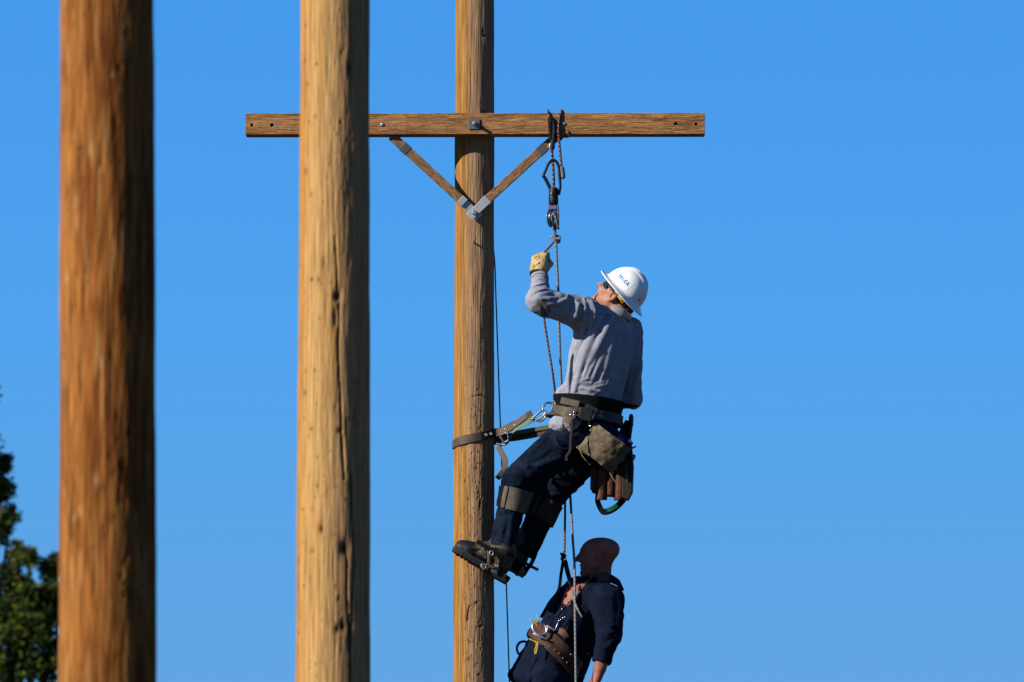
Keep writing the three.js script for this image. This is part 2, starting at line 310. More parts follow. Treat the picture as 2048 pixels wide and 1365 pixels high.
  const bump = dataTex(512, 1024, (i, j) => { const q = 0.5 + 0.30 * noise(i / 2.6, j / 60, 3) + 0.16 * noise(i / 6, j / 40, 9) + 0.12 * noise(i / 1.7, j / 14, 4); return [q, q, q]; }, false);
  bump.wrapT = THREE.MirroredRepeatWrapping;
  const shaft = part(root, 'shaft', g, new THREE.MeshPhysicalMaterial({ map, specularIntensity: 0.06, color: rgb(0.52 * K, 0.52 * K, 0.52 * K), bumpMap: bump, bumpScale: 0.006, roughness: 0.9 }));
  return { root, shaft, base, dir, rad, R, TH, SV, s0, span, X, Z, at: (th, y, e = 0) => { const s = y / dir.y; return base.clone().addScaledVector(dir, s).addScaledVector(X, Math.sin(th) * (rad(s) + e)).addScaledVector(Z, Math.cos(th) * (rad(s) + e)); } };
}
const grain = (th, s, f = 1) => ({ fine: noise(th * 30 * f, s * 2.6, 1) * 0.75 + noise(th * 58 * f, s * 5, 7) * 0.75, mid: noise(th * 13 * f, s * 1.3, 3), big: noise(th * 3.1, s * 0.9, 6), spot: noise(th * 9, s * 7, 11) });

// nearest pole, far out of focus: tarry orange brown
pole({
  label: 'thick dark orange-brown wooden pole nearest the camera, leftmost and out of focus', axis: [[213, 0], [215, 1365]], half: [94, 97], z: 18, top: 10.6, cols: 200, lumps: 0.004,
  style: (th, s) => {
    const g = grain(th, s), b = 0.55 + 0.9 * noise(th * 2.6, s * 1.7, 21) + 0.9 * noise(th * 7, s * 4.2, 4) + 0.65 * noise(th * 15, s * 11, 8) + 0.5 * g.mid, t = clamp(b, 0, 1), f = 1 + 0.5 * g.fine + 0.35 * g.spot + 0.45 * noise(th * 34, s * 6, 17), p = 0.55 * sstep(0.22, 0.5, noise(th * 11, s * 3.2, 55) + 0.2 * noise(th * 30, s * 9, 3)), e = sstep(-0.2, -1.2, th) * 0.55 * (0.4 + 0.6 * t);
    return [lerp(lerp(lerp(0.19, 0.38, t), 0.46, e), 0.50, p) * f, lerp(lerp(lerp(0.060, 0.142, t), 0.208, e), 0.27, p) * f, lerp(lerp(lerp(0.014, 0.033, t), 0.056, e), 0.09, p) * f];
  },
  marks: ({ stamp }) => {
    for (let i = 0; i < 150; i++) { const t = rr(-1.5, 1.5), q = rr(0, 2.3), k = rr(0.2, 0.75); for (let e = 0; e < 4; e++) stamp(t + rr(-0.06, 0.06), q + rr(-0.04, 0.04), rr(0.002, 0.007), rr(0.006, 0.03), k * rr(0.5, 1), rr(0, 0.003)); }
    for (let i = 0; i < 26; i++) stamp(rr(-1.5, 1.4), rr(0, 2.3), rr(0.004, 0.008), rr(0.008, 0.03), 0, 0, rr(0.2, 0.6));
  },
});
// middle pole: pale, sun-bleached, checked and knotty
pole({
  label: 'pale tan knotty wooden pole crossing in front of the left end of the crossarm', axis: [[670, 0], [665.5, 1365]], half: [69, 74.5], z: 13, top: 10.9, cols: 240, W: 1024, lumps: 0.003,
  style: (th, s) => {
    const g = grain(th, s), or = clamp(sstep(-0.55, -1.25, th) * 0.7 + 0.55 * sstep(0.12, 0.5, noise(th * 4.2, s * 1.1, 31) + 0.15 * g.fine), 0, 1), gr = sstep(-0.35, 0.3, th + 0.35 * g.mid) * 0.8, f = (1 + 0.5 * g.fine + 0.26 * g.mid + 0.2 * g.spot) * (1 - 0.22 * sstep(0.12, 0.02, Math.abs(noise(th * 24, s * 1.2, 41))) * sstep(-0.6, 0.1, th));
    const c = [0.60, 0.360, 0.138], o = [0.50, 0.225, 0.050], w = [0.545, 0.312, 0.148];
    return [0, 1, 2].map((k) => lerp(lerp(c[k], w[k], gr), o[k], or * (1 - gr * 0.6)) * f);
  },
  knots: [[612, 50, 4, 8, 0.55, 0.002], [684, 108, 3, 9, 0.75, 0.003], [700, 140, 5, 17, 0.85, 0.006], [609, 120, 3, 5, 0.8, 0.003], [634, 130, 2.5, 3, 0.85, 0.003], [616, 168, 3, 4, 0.7, 0.002], [631, 235, 2.2, 4, 0.8, 0.002], [683, 248, 3.5, 4, 0.9, 0.004], [677, 272, 3, 5, 0.6, 0.002], [608, 240, 2, 4, 0.7, 0.002], [618, 243, 2, 4, 0.6, 0.002], [612, 342, 4, 7, 0.6, 0.003], [604, 377, 2, 3, 0.8, 0.003], [623, 390, 2.5, 4, 0.7, 0.002], [648, 528, 4, 16, 0.55, 0.002], [624, 561, 4, 5, 0.75, 0.003], [638, 562, 2.5, 7, 0.7, 0.002], [677, 597, 7, 12, 0.95, 0.013], [672, 640, 4, 22, 0.55, 0.008], [640, 640, 2, 3, 0.7, 0.002], [613, 677, 1.6, 2.5, 0.8, 0.002], [631, 743, 2, 4, 0.7, 0.002], [612, 742, 2, 4, 0.8, 0.002], [610, 786, 5, 7, 0.55, 0.003], [680, 865, 5, 6, 0.85, 0.004], [624, 860, 2.5, 4, 0.85, 0.003], [672, 820, 3, 9, 0.6, 0.003], [643, 1061, 5, 12, 0.9, 0.006], [691, 1100, 9, 18, 0.96, 0.010], [626, 1106, 6, 5, 0.25, 0.006], [609, 1172, 2, 3, 0.85, 0.003], [598, 1170, 2, 7, 0.8, 0.004], [678, 1203, 3, 5, 0.8, 0.004], [676, 1262, 5, 9, 0.85, 0.006], [687, 1256, 7, 12, 0.9, 0.008], [599, 1264, 2, 4, 0.8, 0.003], [598, 1120, 4, 6, 0.6, 0.004], [607, 1019, 2, 3, 0.8, 0.002], [625, 1021, 2, 3, 0.8, 0.002], [636, 975, 2, 6, 0.7, 0.002], [712, 765, 4, 6, 0.5, 0.004]],
  checks: [[[[664, 240], [666, 330], [669, 420], [671, 480]], 1.6, 0.55, 0.003, 0.012], [[[672, 478], [675, 540], [677, 597]], 3, 0.9, 0.010, 0.015], [[[678, 610], [679, 700], [682, 800], [686, 900], [691, 960]], 3.2, 0.95, 0.012, 0.03], [[[703, 950], [707, 1060], [710, 1130], [704, 1230], [703, 1300], [702, 1400]], 3.4, 0.95, 0.012, 0.02], [[[694, 1100], [696, 1200], [699, 1280], [702, 1360]], 3, 0.95, 0.010, 0.02], [[[648, 560], [655, 660], [661, 740], [660, 800]], 1.2, 0.5, 0.002, 0.03], [[[655, 1150], [656, 1250], [657, 1365]], 1.2, 0.5, 0.002, 0.02], [[[642, 1000], [655, 985], [672, 975]], 1.1, 0.45, 0.001, 0.01], [[[733, 0], [734, 130], [735, 240]], 2.5, 0.8, 0.006, 0.02], [[[628, 790], [632, 850], [641, 870]], 1, 0.45, 0.001, 0.03], [[[646, 760], [651, 800], [650, 830]], 1, 0.5, 0.001, 0.03]],
  marks: ({ stamp, stroke }) => {
    for (let i = 0; i < 260; i++) stamp(rr(-1.55, 1.5), rr(0, 2.8), rr(0.0015, 0.0035), rr(0.003, 0.009), rr(0.45, 0.95), rr(0.0008, 0.0025));
    for (let i = 0; i < 150; i++) { const t = rr(-1.5, 1.5), s = rr(0, 2.6), l = rr(0.05, 0.4); stroke([[t, s], [t + rr(-0.02, 0.02), s + l]], 0.0016, rr(0.25, 0.6), 0.0015, 0, 0.03); }
    for (let i = 0; i < 30; i++) stamp(rr(-1.4, 0.6), rr(0, 2.8), rr(0.002, 0.005), rr(0.003, 0.012), 0, 0.002, rr(0.3, 0.6));
  },
});
// the climbed pole
const pole3 = pole({
  label: 'slim wooden pole that carries the crossarm and the lineman', axis: [[949.5, 0], [947, 1365]], half: [38.8, 41.2], z: 0, top: 11.4, cols: 240, lumps: 0.003,
  style: (th, s) => {
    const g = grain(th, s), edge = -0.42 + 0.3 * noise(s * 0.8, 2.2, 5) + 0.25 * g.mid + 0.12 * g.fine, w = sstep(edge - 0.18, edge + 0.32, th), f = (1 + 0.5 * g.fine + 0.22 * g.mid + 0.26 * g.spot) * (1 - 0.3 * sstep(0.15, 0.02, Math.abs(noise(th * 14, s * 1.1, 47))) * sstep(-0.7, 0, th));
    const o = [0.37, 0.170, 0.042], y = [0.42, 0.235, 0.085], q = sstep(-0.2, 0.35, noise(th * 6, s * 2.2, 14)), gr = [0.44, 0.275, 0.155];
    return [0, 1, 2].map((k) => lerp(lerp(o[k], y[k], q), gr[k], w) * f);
  },
  knots: [[966, 64, 2, 5, 0.9, 0.004], [969, 73, 4, 2, 0.85, 0.004], [968, 224, 4, 2, 0.85, 0.004], [957, 1092, 4, 5, 0.95, 0.008], [930, 964, 1.6, 3.5, 0.85, 0.004], [953, 939, 4, 2, 0.8, 0.004], [957, 988, 2, 3, 0.85, 0.004], [960, 1012, 1.6, 8, 0.8, 0.004], [937, 1000, 1.3, 3, 0.8, 0.003], [953, 1208, 4, 2, 0.95, 0.007], [961, 1255, 4, 2, 0.95, 0.007], [958, 1248, 2, 2, 0.8, 0.004], [938, 1320, 1.3, 4, 0.9, 0.004], [958, 1352, 2.4, 2.4, 0.95, 0.005], [951, 1174, 1.6, 2, 0.9, 0.004], [932, 1283, 1, 1, 0.9, 0.002], [930, 1190, 1, 1, 0.9, 0.002], [965, 660, 3, 1.2, 0.8, 0.003], [944, 736, 4, 1, 0.8, 0.003], [967, 615, 3, 1, 0.6, 0.002]],
  checks: [[[[941, 120], [942, 180], [940, 226]], 0.9, 0.85, 0.004, 0.01], [[[937, 312], [937, 360], [936, 400]], 0.9, 0.8, 0.004, 0.01], [[[944, 796], [953, 794], [964, 793], [973, 797]], 1.3, 0.9, 0.004, 0.02], [[[937, 797], [945, 812], [955, 819], [964, 826]], 0.8, 0.75, 0.002, 0.03], [[[940, 838], [944, 834], [947, 841], [951, 832]], 0.7, 0.8, 0.002], [[[939, 1214], [936, 1226], [935, 1243]], 1.9, 0.97, 0.008, 0.01], [[[941, 1213], [949, 1210], [956, 1212]], 0.9, 0.8, 0.003, 0.02], [[[949, 1275], [951, 1290], [949, 1304]], 0.9, 0.8, 0.003, 0.03], [[[935, 1356], [940, 1347], [938, 1352]], 0.9, 0.8, 0.002, 0.02], [[[947, 1340], [951, 1328], [957, 1331]], 0.8, 0.7, 0.002, 0.02], [[[957, 1024], [960, 1010], [962, 1000]], 1, 0.8, 0.004]],
  marks: ({ stamp, stroke, TH, SV }) => {
    const squiggle = (u, v, k) => { let t = TH(u, v), s = SV(v); const pts = [[t, s]]; for (let i = 0; i < 4; i++) pts.push([t += rr(-0.07, 0.07), s += rr(-0.014, 0.014)]); stroke(pts, 0.0019, k, 0.0025); };
    for (let i = 0; i < 46; i++) squiggle(rr(917, 970), rr(885, 1100), rr(0.3, 0.75));
    for (let i = 0; i < 46; i++) squiggle(rr(925, 972), rr(1110, 1365), rr(0.35, 0.85));
    for (let i = 0; i < 14; i++) squiggle(rr(925, 970), rr(560, 870), rr(0.3, 0.65));
    for (let i = 0; i < 60; i++) stamp(TH(rr(940, 986), 700), SV(rr(790, 1365)), rr(0.0015, 0.004), rr(0.003, 0.008), rr(0.6, 0.95), rr(0.002, 0.004));
    for (let i = 0; i < 40; i++) stamp(TH(rr(910, 960), 700), SV(rr(820, 1365)), rr(0.001, 0.003), rr(0.002, 0.006), 0, 0.001, rr(0.3, 0.7));
    for (let i = 0; i < 70; i++) { const t = rr(-1.4, 1.5), s = rr(0, 3.6), l = rr(0.04, 0.25); stroke([[t, s], [t + rr(-0.02, 0.02), s + l]], 0.0012, rr(0.2, 0.5), 0.001, 0, 0.03); }
    for (const [u, v] of [[957, 1085], [954, 1205], [958, 1250], [955, 820]]) stamp(TH(u, v), SV(v), 0.004, 0.004, 0, 0, 0.6);
  },
});
{ // splinters raised by climbing spurs
  const m = mat(0.24, 0.12, 0.04, 0.9), md = mat(0.08, 0.045, 0.025, 0.9);
  for (let i = 0; i < 46; i++) {
    const v = i < 30 ? rr(1090, 1365) : rr(800, 1090), th = i % 3 ? rr(0.2, 1.7) : rr(-0.5, 0.7), y = P(948, v, 0.1).y, a = pole3.at(th, y, -0.002), l = rr(0.008, 0.02), b = pole3.at(th + rr(-0.06, 0.06), y + rr(-1, 1) * l, rr(0.003, 0.008));
    part(pole3.shaft, 'splinter', along(a, b, rr(0.001, 0.0024), 0.0005, 5), i % 3 ? md : m);
  }
}
const steel = mat(0.30, 0.31, 0.33, 0.42, 0.85), darkSteel = mat(0.085, 0.09, 0.10, 0.5, 0.7), zinc = mat(0.30, 0.31, 0.33, 0.5, 0.5), black = mat(0.006, 0.006, 0.008, 0.5), blackMatte = mat(0.006, 0.006, 0.0065, 0.9);
{ // hooked step bolt below the braces
  const a = pole3.at(0.02, P(948, 487, 0.1).y, -0.03), n = pole3.Z.clone();
  part(pole3.root, 'hook_bolt', mergeGeometries([along(a, a.clone().addScaledVector(n, 0.075), 0.005), along(a.clone().addScaledVector(n, 0.072), a.clone().addScaledVector(n, 0.072).add(V(0.002, 0.03, 0)), 0.0055)]), darkSteel);
}
// ---------------------------------------------------------------- crossarm
const ARM_H = 0.1143, ARM_D = 0.089, armBack = pole3.rad(P(948, 250, 0).y) - 0.004;
const armC = P(949.5, 247.5, armBack + ARM_D);              // middle of its front face
const armFrame = frame(armC, V(Math.cos(0.018), -0.0022, Math.sin(0.018)), V(0, 1, 0));
const AZ = armFrame.z.z > 0 ? 1 : -1;                        // z of the frame points to the camera
const armPx = (u, v) => { const p = P(u, v, armC.z), q = armFrame.to(p.x, p.y, p.z); return [q[0] / 1, q[1]]; };
const grainTex = (W, H, dark, light, sx, sy, sd, checks = []) => dataTex(W, H, (i, j) => {
  const w = noise(i / (sx * 2.2), j / (sy * 9), sd) * 5, a = noise(i / sx, (j + w) / sy, sd), b = noise(i / (sx * 0.45), (j + w) / (sy * 0.42), sd + 4), c = noise(i / 300, j / 50, sd + 9), e = noise(i / (sx * 0.2), j / (sy * 0.35), sd + 2);
  let t = clamp(0.55 + 0.75 * a + 0.45 * b + 0.35 * c + 0.3 * e, 0, 1); const lines = Math.abs(noise(i / (sx * 1.6), (j + w) / (sy * 0.55), sd + 20)); if (lines < 0.07) t *= 0.25 + lines * 8; const crack = Math.abs(noise(i / 420, (j + w * 1.5) / 9, sd + 31)); if (crack < 0.018) t *= 0.12; t *= 0.72 + 0.28 * sstep(-0.35, 0.1, noise(i / 120, j / 26, sd + 13)) ;
  for (const [ci, cj, r] of checks) { const d = Math.hypot(i - ci, (j - cj) * 1.1) / r; if (d < 2) t *= d < 1 ? 0.35 + 0.4 * Math.abs(Math.sin(d * 9)) : lerp(0.8, 1, d - 1); }
  return [0, 1, 2].map((k) => lerp(dark[k], light[k], t));
});
const arm = thing('crossarm', 'weathered brown wooden crossarm bolted across the climbed pole', 'crossarm', armC.clone().addScaledVector(armFrame.z, -AZ * ARM_D));
{
  const xl = armPx(489.5, 250)[0], xr = armPx(1410, 250)[0], y0 = -ARM_H / 2, y1 = ARM_H / 2, sh = new THREE.Shape();
  const b = 0.006; sh.moveTo(xl + b, y0); sh.lineTo(xr - b, y0); sh.lineTo(xr, y0 + b); sh.lineTo(xr, y1 - b); sh.lineTo(xr - b, y1); sh.lineTo(xl + b, y1); sh.lineTo(xl, y1 - b); sh.lineTo(xl, y0 + b); sh.closePath();
  for (const [u, v, r] of [[503, 249, 3.0], [543.5, 249, 3.6], [1352, 249.5, 3.6], [1392.5, 250, 2.9]]) { const q = armPx(u, v), h = new THREE.Path(); h.absarc(q[0], q[1], px(r), 0, 6.2832, true); sh.holes.push(h); }
  const g = new THREE.ExtrudeGeometry(sh, { depth: ARM_D - 0.004, bevelEnabled: true, bevelThickness: 0.002, bevelSize: 0.002, bevelOffset: -0.002, bevelSegments: 1, curveSegments: 14 });
  const L = xr - xl, p = g.attributes.position, n = g.attributes.normal, uv = g.attributes.uv;
  for (let i = 0; i < p.count; i++) { const x = (p.getX(i) - xl) / L; if (Math.abs(n.getX(i)) > 0.8) uv.setXY(i, p.getZ(i) * 0.4, p.getY(i) * 2); else if (Math.abs(n.getY(i)) > 0.6) uv.setXY(i, x, 0.1 + p.getZ(i) * 4); else uv.setXY(i, x, (p.getY(i) - y0) / ARM_H); }
  g.translate(0, 0, AZ > 0 ? -ARM_D + 0.002 : 0.002);
  const knot = [[1.0, 0]]; const kq = armPx(818, 254), kx = (kq[0] - xl) / L * 2048, ky = (kq[1] - y0) / ARM_H * 128;
  const tex = grainTex(2048, 128, [0.080, 0.033, 0.012], [0.38, 0.20, 0.088], 90, 5.2, 3, [[kx, ky, 14]]);
  const bmp = dataTex(2048, 128, (i, j) => { const w = noise(i / 200, j / 46, 3) * 5, q = 0.5 + 0.4 * noise(i / 60, (j + w) / 3.2, 5) + 0.2 * noise(i / 14, j / 2.2, 8); return [q, q, q]; }, false);
  part(arm, 'beam', armFrame.put(g), new THREE.MeshPhysicalMaterial({ specularIntensity: 0.06, color: rgb(K, K, K), map: tex, bumpMap: bmp, bumpScale: 0.004, roughness: 0.85 }));
  const F = (u, v, out) => { const q = armPx(u, v); return armFrame.at(q[0], q[1], AZ * out); };
  const plateFrame = frame(F(948, 248.5, 0), armFrame.x, V(0, 1, 0));
  const washer = part(arm, 'square_washer', slab(frame(F(948, 248.5, 0.004), armFrame.x.clone().add(V(0, 0.02, 0)), V(0, 1, 0)), 0, 0, 0, px(23), px(20.5), 0.008, 0.0015), mat(0.10, 0.115, 0.135, 0.5, 0.6));
  part(washer, 'bolt', mergeGeometries([along(F(949.5, 248.5, 0.006), F(949.5, 248.5, 0.024), 0.0155, 0.0145, 6), along(F(949.5, 248.5, 0.022), F(949.5, 248.5, 0.048), 0.0085)]), steel);
  for (const [u, v, r] of [[764.5, 248.5, 4.2], [1128.5, 248.5, 4.2]]) part(arm, 'bolt_head', new THREE.SphereGeometry(px(r), 16, 8, 0, 7, 0, Math.PI / 2).rotateX(Math.PI / 2 * AZ).scale(1, 1, 0.6).applyMatrix4(new THREE.Matrix4().setPosition(F(u, v, 0))), mat(0.20, 0.22, 0.25, 0.45, 0.6));
  // braces: wooden bars with metal straps, meeting at a bolt on the pole
  const by = P(949, 425, 0.1), low = (u, v, out) => P(u, v, pole3.rad(by.y) + out);
  const wood = grainTex(512, 32, [0.085, 0.045, 0.022], [0.25, 0.145, 0.075], 40, 2.2, 12);
  const bmat = new THREE.MeshPhysicalMaterial({ specularIntensity: 0.06, color: rgb(K, K, K), map: wood, roughness: 0.85 });
  for (const [top, end, s] of [[[783, 272], [928, 406], -1], [[1112, 274], [968, 406], 1]]) {
    const zt = armC.z - ARM_D * 0.55, zb = pole3.rad(by.y) + 0.022 + (s > 0 ? 0.012 : 0), a = P(top[0], top[1], zt), b = P(end[0], end[1], zb), d = b.clone().sub(a), L = d.length(), fr = frame(a, d, V(0, 0, 1));
    const g = new RoundedBoxGeometry(L, 0.026, 0.046, 2, 0.003).translate(L / 2, 0, 0), p = g.attributes.position, uv = g.attributes.uv; for (let i = 0; i < p.count; i++) uv.setXY(i, p.getX(i) / L * 0.9, p.getZ(i) * 12 + p.getY(i) * 9);
    const bar = part(arm, 'brace', fr.put(g), bmat, s < 0 ? 'wooden brace left of the pole' : 'wooden brace right of the pole');
    part(bar, 'sleeve', slab(fr, L - 0.012, 0, 0, 0.034, 0.030, 0.050, 0.002), zinc);
    part(bar, 'sleeve', slab(fr, 0.10, 0, 0, 0.045, 0.031, 0.052, 0.002), darkSteel);
    const tip = P(948.5, 425, zb - 0.004), t2 = tip.clone().sub(b), f2 = frame(b, t2, V(0, 0, 1));
    part(bar, 'end_strap', slab(f2, t2.length() / 2 + 0.012, 0, 0, t2.length() + 0.055, 0.007, 0.046, 0.002), zinc);
  }
  const bb = low(949, 426, 0.03);
  part(arm, 'brace_bolt', mergeGeometries([along(low(949, 426, -0.04), bb.clone().add(V(0, 0, 0.012)), 0.007), along(bb.clone().add(V(0, 0, -0.003)), bb.clone().add(V(0, 0, 0.013)), 0.0155, 0.014, 6)]), steel);
}
// ---------------------------------------------------------------- trees far behind
function tree(label, trunkU, z, lobes, extra, sd, leaf, tone) {
  seed = sd;
  const b = P(trunkU, 1365, z); b.y = 0; const sc = FPX / (DIST - z) * Math.cos(PITCH), L = lobes.map(([u, v, r, dz, n]) => ({ c: P(u, v, z + dz), r: r / sc, n })).concat(extra.map(([x, y, zz, r, n]) => ({ c: V(b.x + x * 1.6, y * 1.55, z + zz * 1.6), r: r * 1.6, n })));
  const root = thing('broadleaf_tree', label, 'tree', b, 'trees behind the poles'), trunkTop = V(b.x + 0.3, 10.5, z), bark = mat(0.09, 0.065, 0.045, 0.95), limbs = [];
  const bent = (a, c, r0, r1, n = 7) => { const m = a.clone().lerp(c, 0.5).add(V(rr(-0.3, 0.3), rr(0.1, 0.5), rr(-0.3, 0.3))), pts = new THREE.QuadraticBezierCurve3(a, m, c).getPoints(n); return loft(pts.map((p, i) => [...Array(8)].map((_, k) => { const r = lerp(r0, r1, i / n) * (1 + 0.12 * Math.sin(k * 2.3 + i)); return p.clone().add(V(Math.cos(k * Math.PI / 4) * r, (k % 2) * 0.2 * r, Math.sin(k * Math.PI / 4) * r)); }))); };
  part(root, 'trunk', bent(V(b.x, -0.2, z), trunkTop, 0.36, 0.2, 10), bark);
  for (const l of L) { const from = V(b.x, 0, z).lerp(trunkTop, rr(0.55, 1)); part(root, 'limb', bent(from, l.c, 0.09, 0.025), bark); for (let i = 0; i < 4; i++) limbs.push(bent(l.c, l.c.clone().add(V(rr(-1, 1), rr(-0.4, 1), rr(-1, 1)).multiplyScalar(l.r * 0.8)), 0.022, 0.006, 4)); }
  part(root, 'twigs', mergeGeometries(limbs), bark).userData.kind = 'stuff';
  const pos = [], col = [], tri = [];
  for (const l of L) {
    const tufts = []; for (let i = 0; i < Math.max(7, l.n / 26); i++) { const d = V(rr(-1, 1), rr(-1, 1), rr(-1, 1)); if (d.length() > 1) d.normalize(); tufts.push(d.multiplyScalar(l.r * rr(0.55, 1.0)).add(l.c)); }
    for (let i = 0; i < l.n * 2.8; i++) {
      const t = tufts[(rnd() * tufts.length) | 0], p = t.clone().add(V(rr(-1, 1) + rr(-1, 1), rr(-1, 1) + rr(-1, 1), rr(-1, 1) + rr(-1, 1)).multiplyScalar(0.13 * l.r + 0.05)), s = leaf * rr(0.5, 1.6), k = rr(0.6, 1.35), warm = rnd() < tone ? 1 : 0;
      const a = V(rr(-1, 1), rr(-1, 0.5), rr(-1, 1)).normalize(), w = a.clone().cross(V(rr(-1, 1), rr(-1, 1), rr(-1, 1))).normalize(), nn = a.clone().cross(w), q = pos.length / 3;
      for (const [x, y, e] of [[-1, 0, 0], [0, 0.5, 0.12], [1, 0, -0.1], [0, -0.5, 0.12]]) { const g = p.clone().addScaledVector(a, x * s).addScaledVector(w, y * s).addScaledVector(nn, e * s); pos.push(g.x, g.y, g.z); col.push((warm ? 0.105 : 0.020) * k, (warm ? 0.120 : 0.044) * k, (warm ? 0.008 : 0.006) * k); }
      tri.push(q, q + 1, q + 2, q, q + 2, q + 3);
    }
  }
  const g = new THREE.BufferGeometry(); g.setAttribute('position', new THREE.Float32BufferAttribute(pos, 3)); g.setAttribute('color', new THREE.Float32BufferAttribute(col, 3)); g.setIndex(tri); g.computeVertexNormals();
  part(root, 'crown', g, new THREE.MeshPhysicalMaterial({ color: rgb(K, K, K), vertexColors: true, roughness: 0.9, specularIntensity: 0.15, side: THREE.DoubleSide, transmission: 0.3, thickness: 0 })).userData.kind = 'stuff';
}
tree('dark green tree whose twigs reach in at the left edge above the bushy tree', -150, -100, [[-30, 960, 42, 0, 420], [2, 985, 26, 0.2, 240], [22, 1030, 17, 0.1, 120], [6, 930, 16, 0.1, 100], [-45, 790, 44, 0, 300], [-70, 880, 80, 0.3, 700], [-20, 1060, 40, 0, 330]], [[-1.5, 12.5, 0, 1.8, 1300], [-0.6, 10.4, -0.6, 1.5, 1000], [-2.6, 10.5, 0.3, 1.7, 1000], [-1.5, 8.3, 0, 1.6, 900]], 11, 0.055, 0.08);
tree('bushy green tree behind the foot of the leftmost pole', 20, -105, [[57, 1116, 20, 0.2, 170], [96, 1140, 24, 0.1, 230], [36, 1108, 16, 0, 110], [116, 1128, 18, 0, 120], [22, 1150, 32, 0.3, 320], [70, 1190, 44, 0.3, 620], [10, 1210, 60, 0, 900], [118, 1215, 44, 0, 560], [66, 1260, 46, 0.6, 520], [20, 1320, 60, 0.4, 760], [108, 1330, 52, 0.3, 640], [160, 1290, 40, 0, 380], [-60, 1260, 80, 0, 900]], [[-0.6, 9.3, 0, 1.4, 900], [0.8, 9.0, 0.3, 1.3, 800], [0.2, 7.6, 0, 1.4, 800]], 23, 0.058, 0.30);
// ---------------------------------------------------------------- the lineman
const J = { neck: P(1229, 634, 0.09), lsh: P(1166, 628, 0.22), rsh: P(1258, 664, -0.05), lel: P(1079, 601, 0.35), lwr: P(1080, 553, 0.11), rel: P(1264, 797, -0.14), rwr: P(1160, 806, -0.13),
  lhip: P(1152, 868, 0.17), rhip: P(1192, 885, -0.02), lkn: P(1037, 962, 0.21), lan: P(1001, 1108, 0.175), rkn: P(1098, 990, -0.19), ran: P(1047, 1098, -0.18) };
const waist = P(1182, 815, 0.08), chestTop = P(1216, 640, 0.09), hipC = P(1176, 880, 0.08);
const torsoAxis = chestTop.clone().sub(waist), TF = frame(waist, torsoAxis, V(-0.63, 0, 0.78));    // x up the spine, y to his left, z along his back or chest
const TL = torsoAxis.length(), TT = [[-0.55, 0.160, 0.125], [-0.2, 0.163, 0.128], [0, 0.160, 0.128], [0.3, 0.178, 0.138], [0.62, 0.196, 0.142], [0.85, 0.190, 0.130], [1, 0.150, 0.105], [1.15, 0.09, 0.07]];
function torso(grow) {
  return (x, y, z) => {
    const [a, l, f] = TF.to(x, y, z), t = a / TL; let i = 0; while (i < TT.length - 2 && t > TT[i + 1][0]) i++;
    const q = clamp((t - TT[i][0]) / (TT[i + 1][0] - TT[i][0]), 0, 1), s = q * q * (3 - 2 * q), rl = lerp(TT[i][1], TT[i + 1][1], s) + grow, rf = lerp(TT[i][2], TT[i + 1][2], s) + grow;
    const k = Math.sqrt((l / rl) ** 2 + (f / rf) ** 2), d = (k - 1) * Math.min(rl, rf) * (k > 1 ? 1 : 0.9);
    return smax(d, Math.max(a - TL * 1.08 - grow, -a - TL * 0.5 - grow), 0.06);
  };
}
const HEADF = (() => { const az = 15 * Math.PI / 180, p = 47 * Math.PI / 180, f = V(-Math.cos(az) * Math.cos(p), Math.sin(p), -Math.sin(az) * Math.cos(p)), u = V(Math.cos(az) * Math.sin(p), Math.cos(p), Math.sin(az) * Math.sin(p)); return frame(P(1247.5, 583, 0.09), f, u); })();
const HZ = HEADF.z.z > 0 ? 1 : -1;                              // which way along the head's z its left side lies
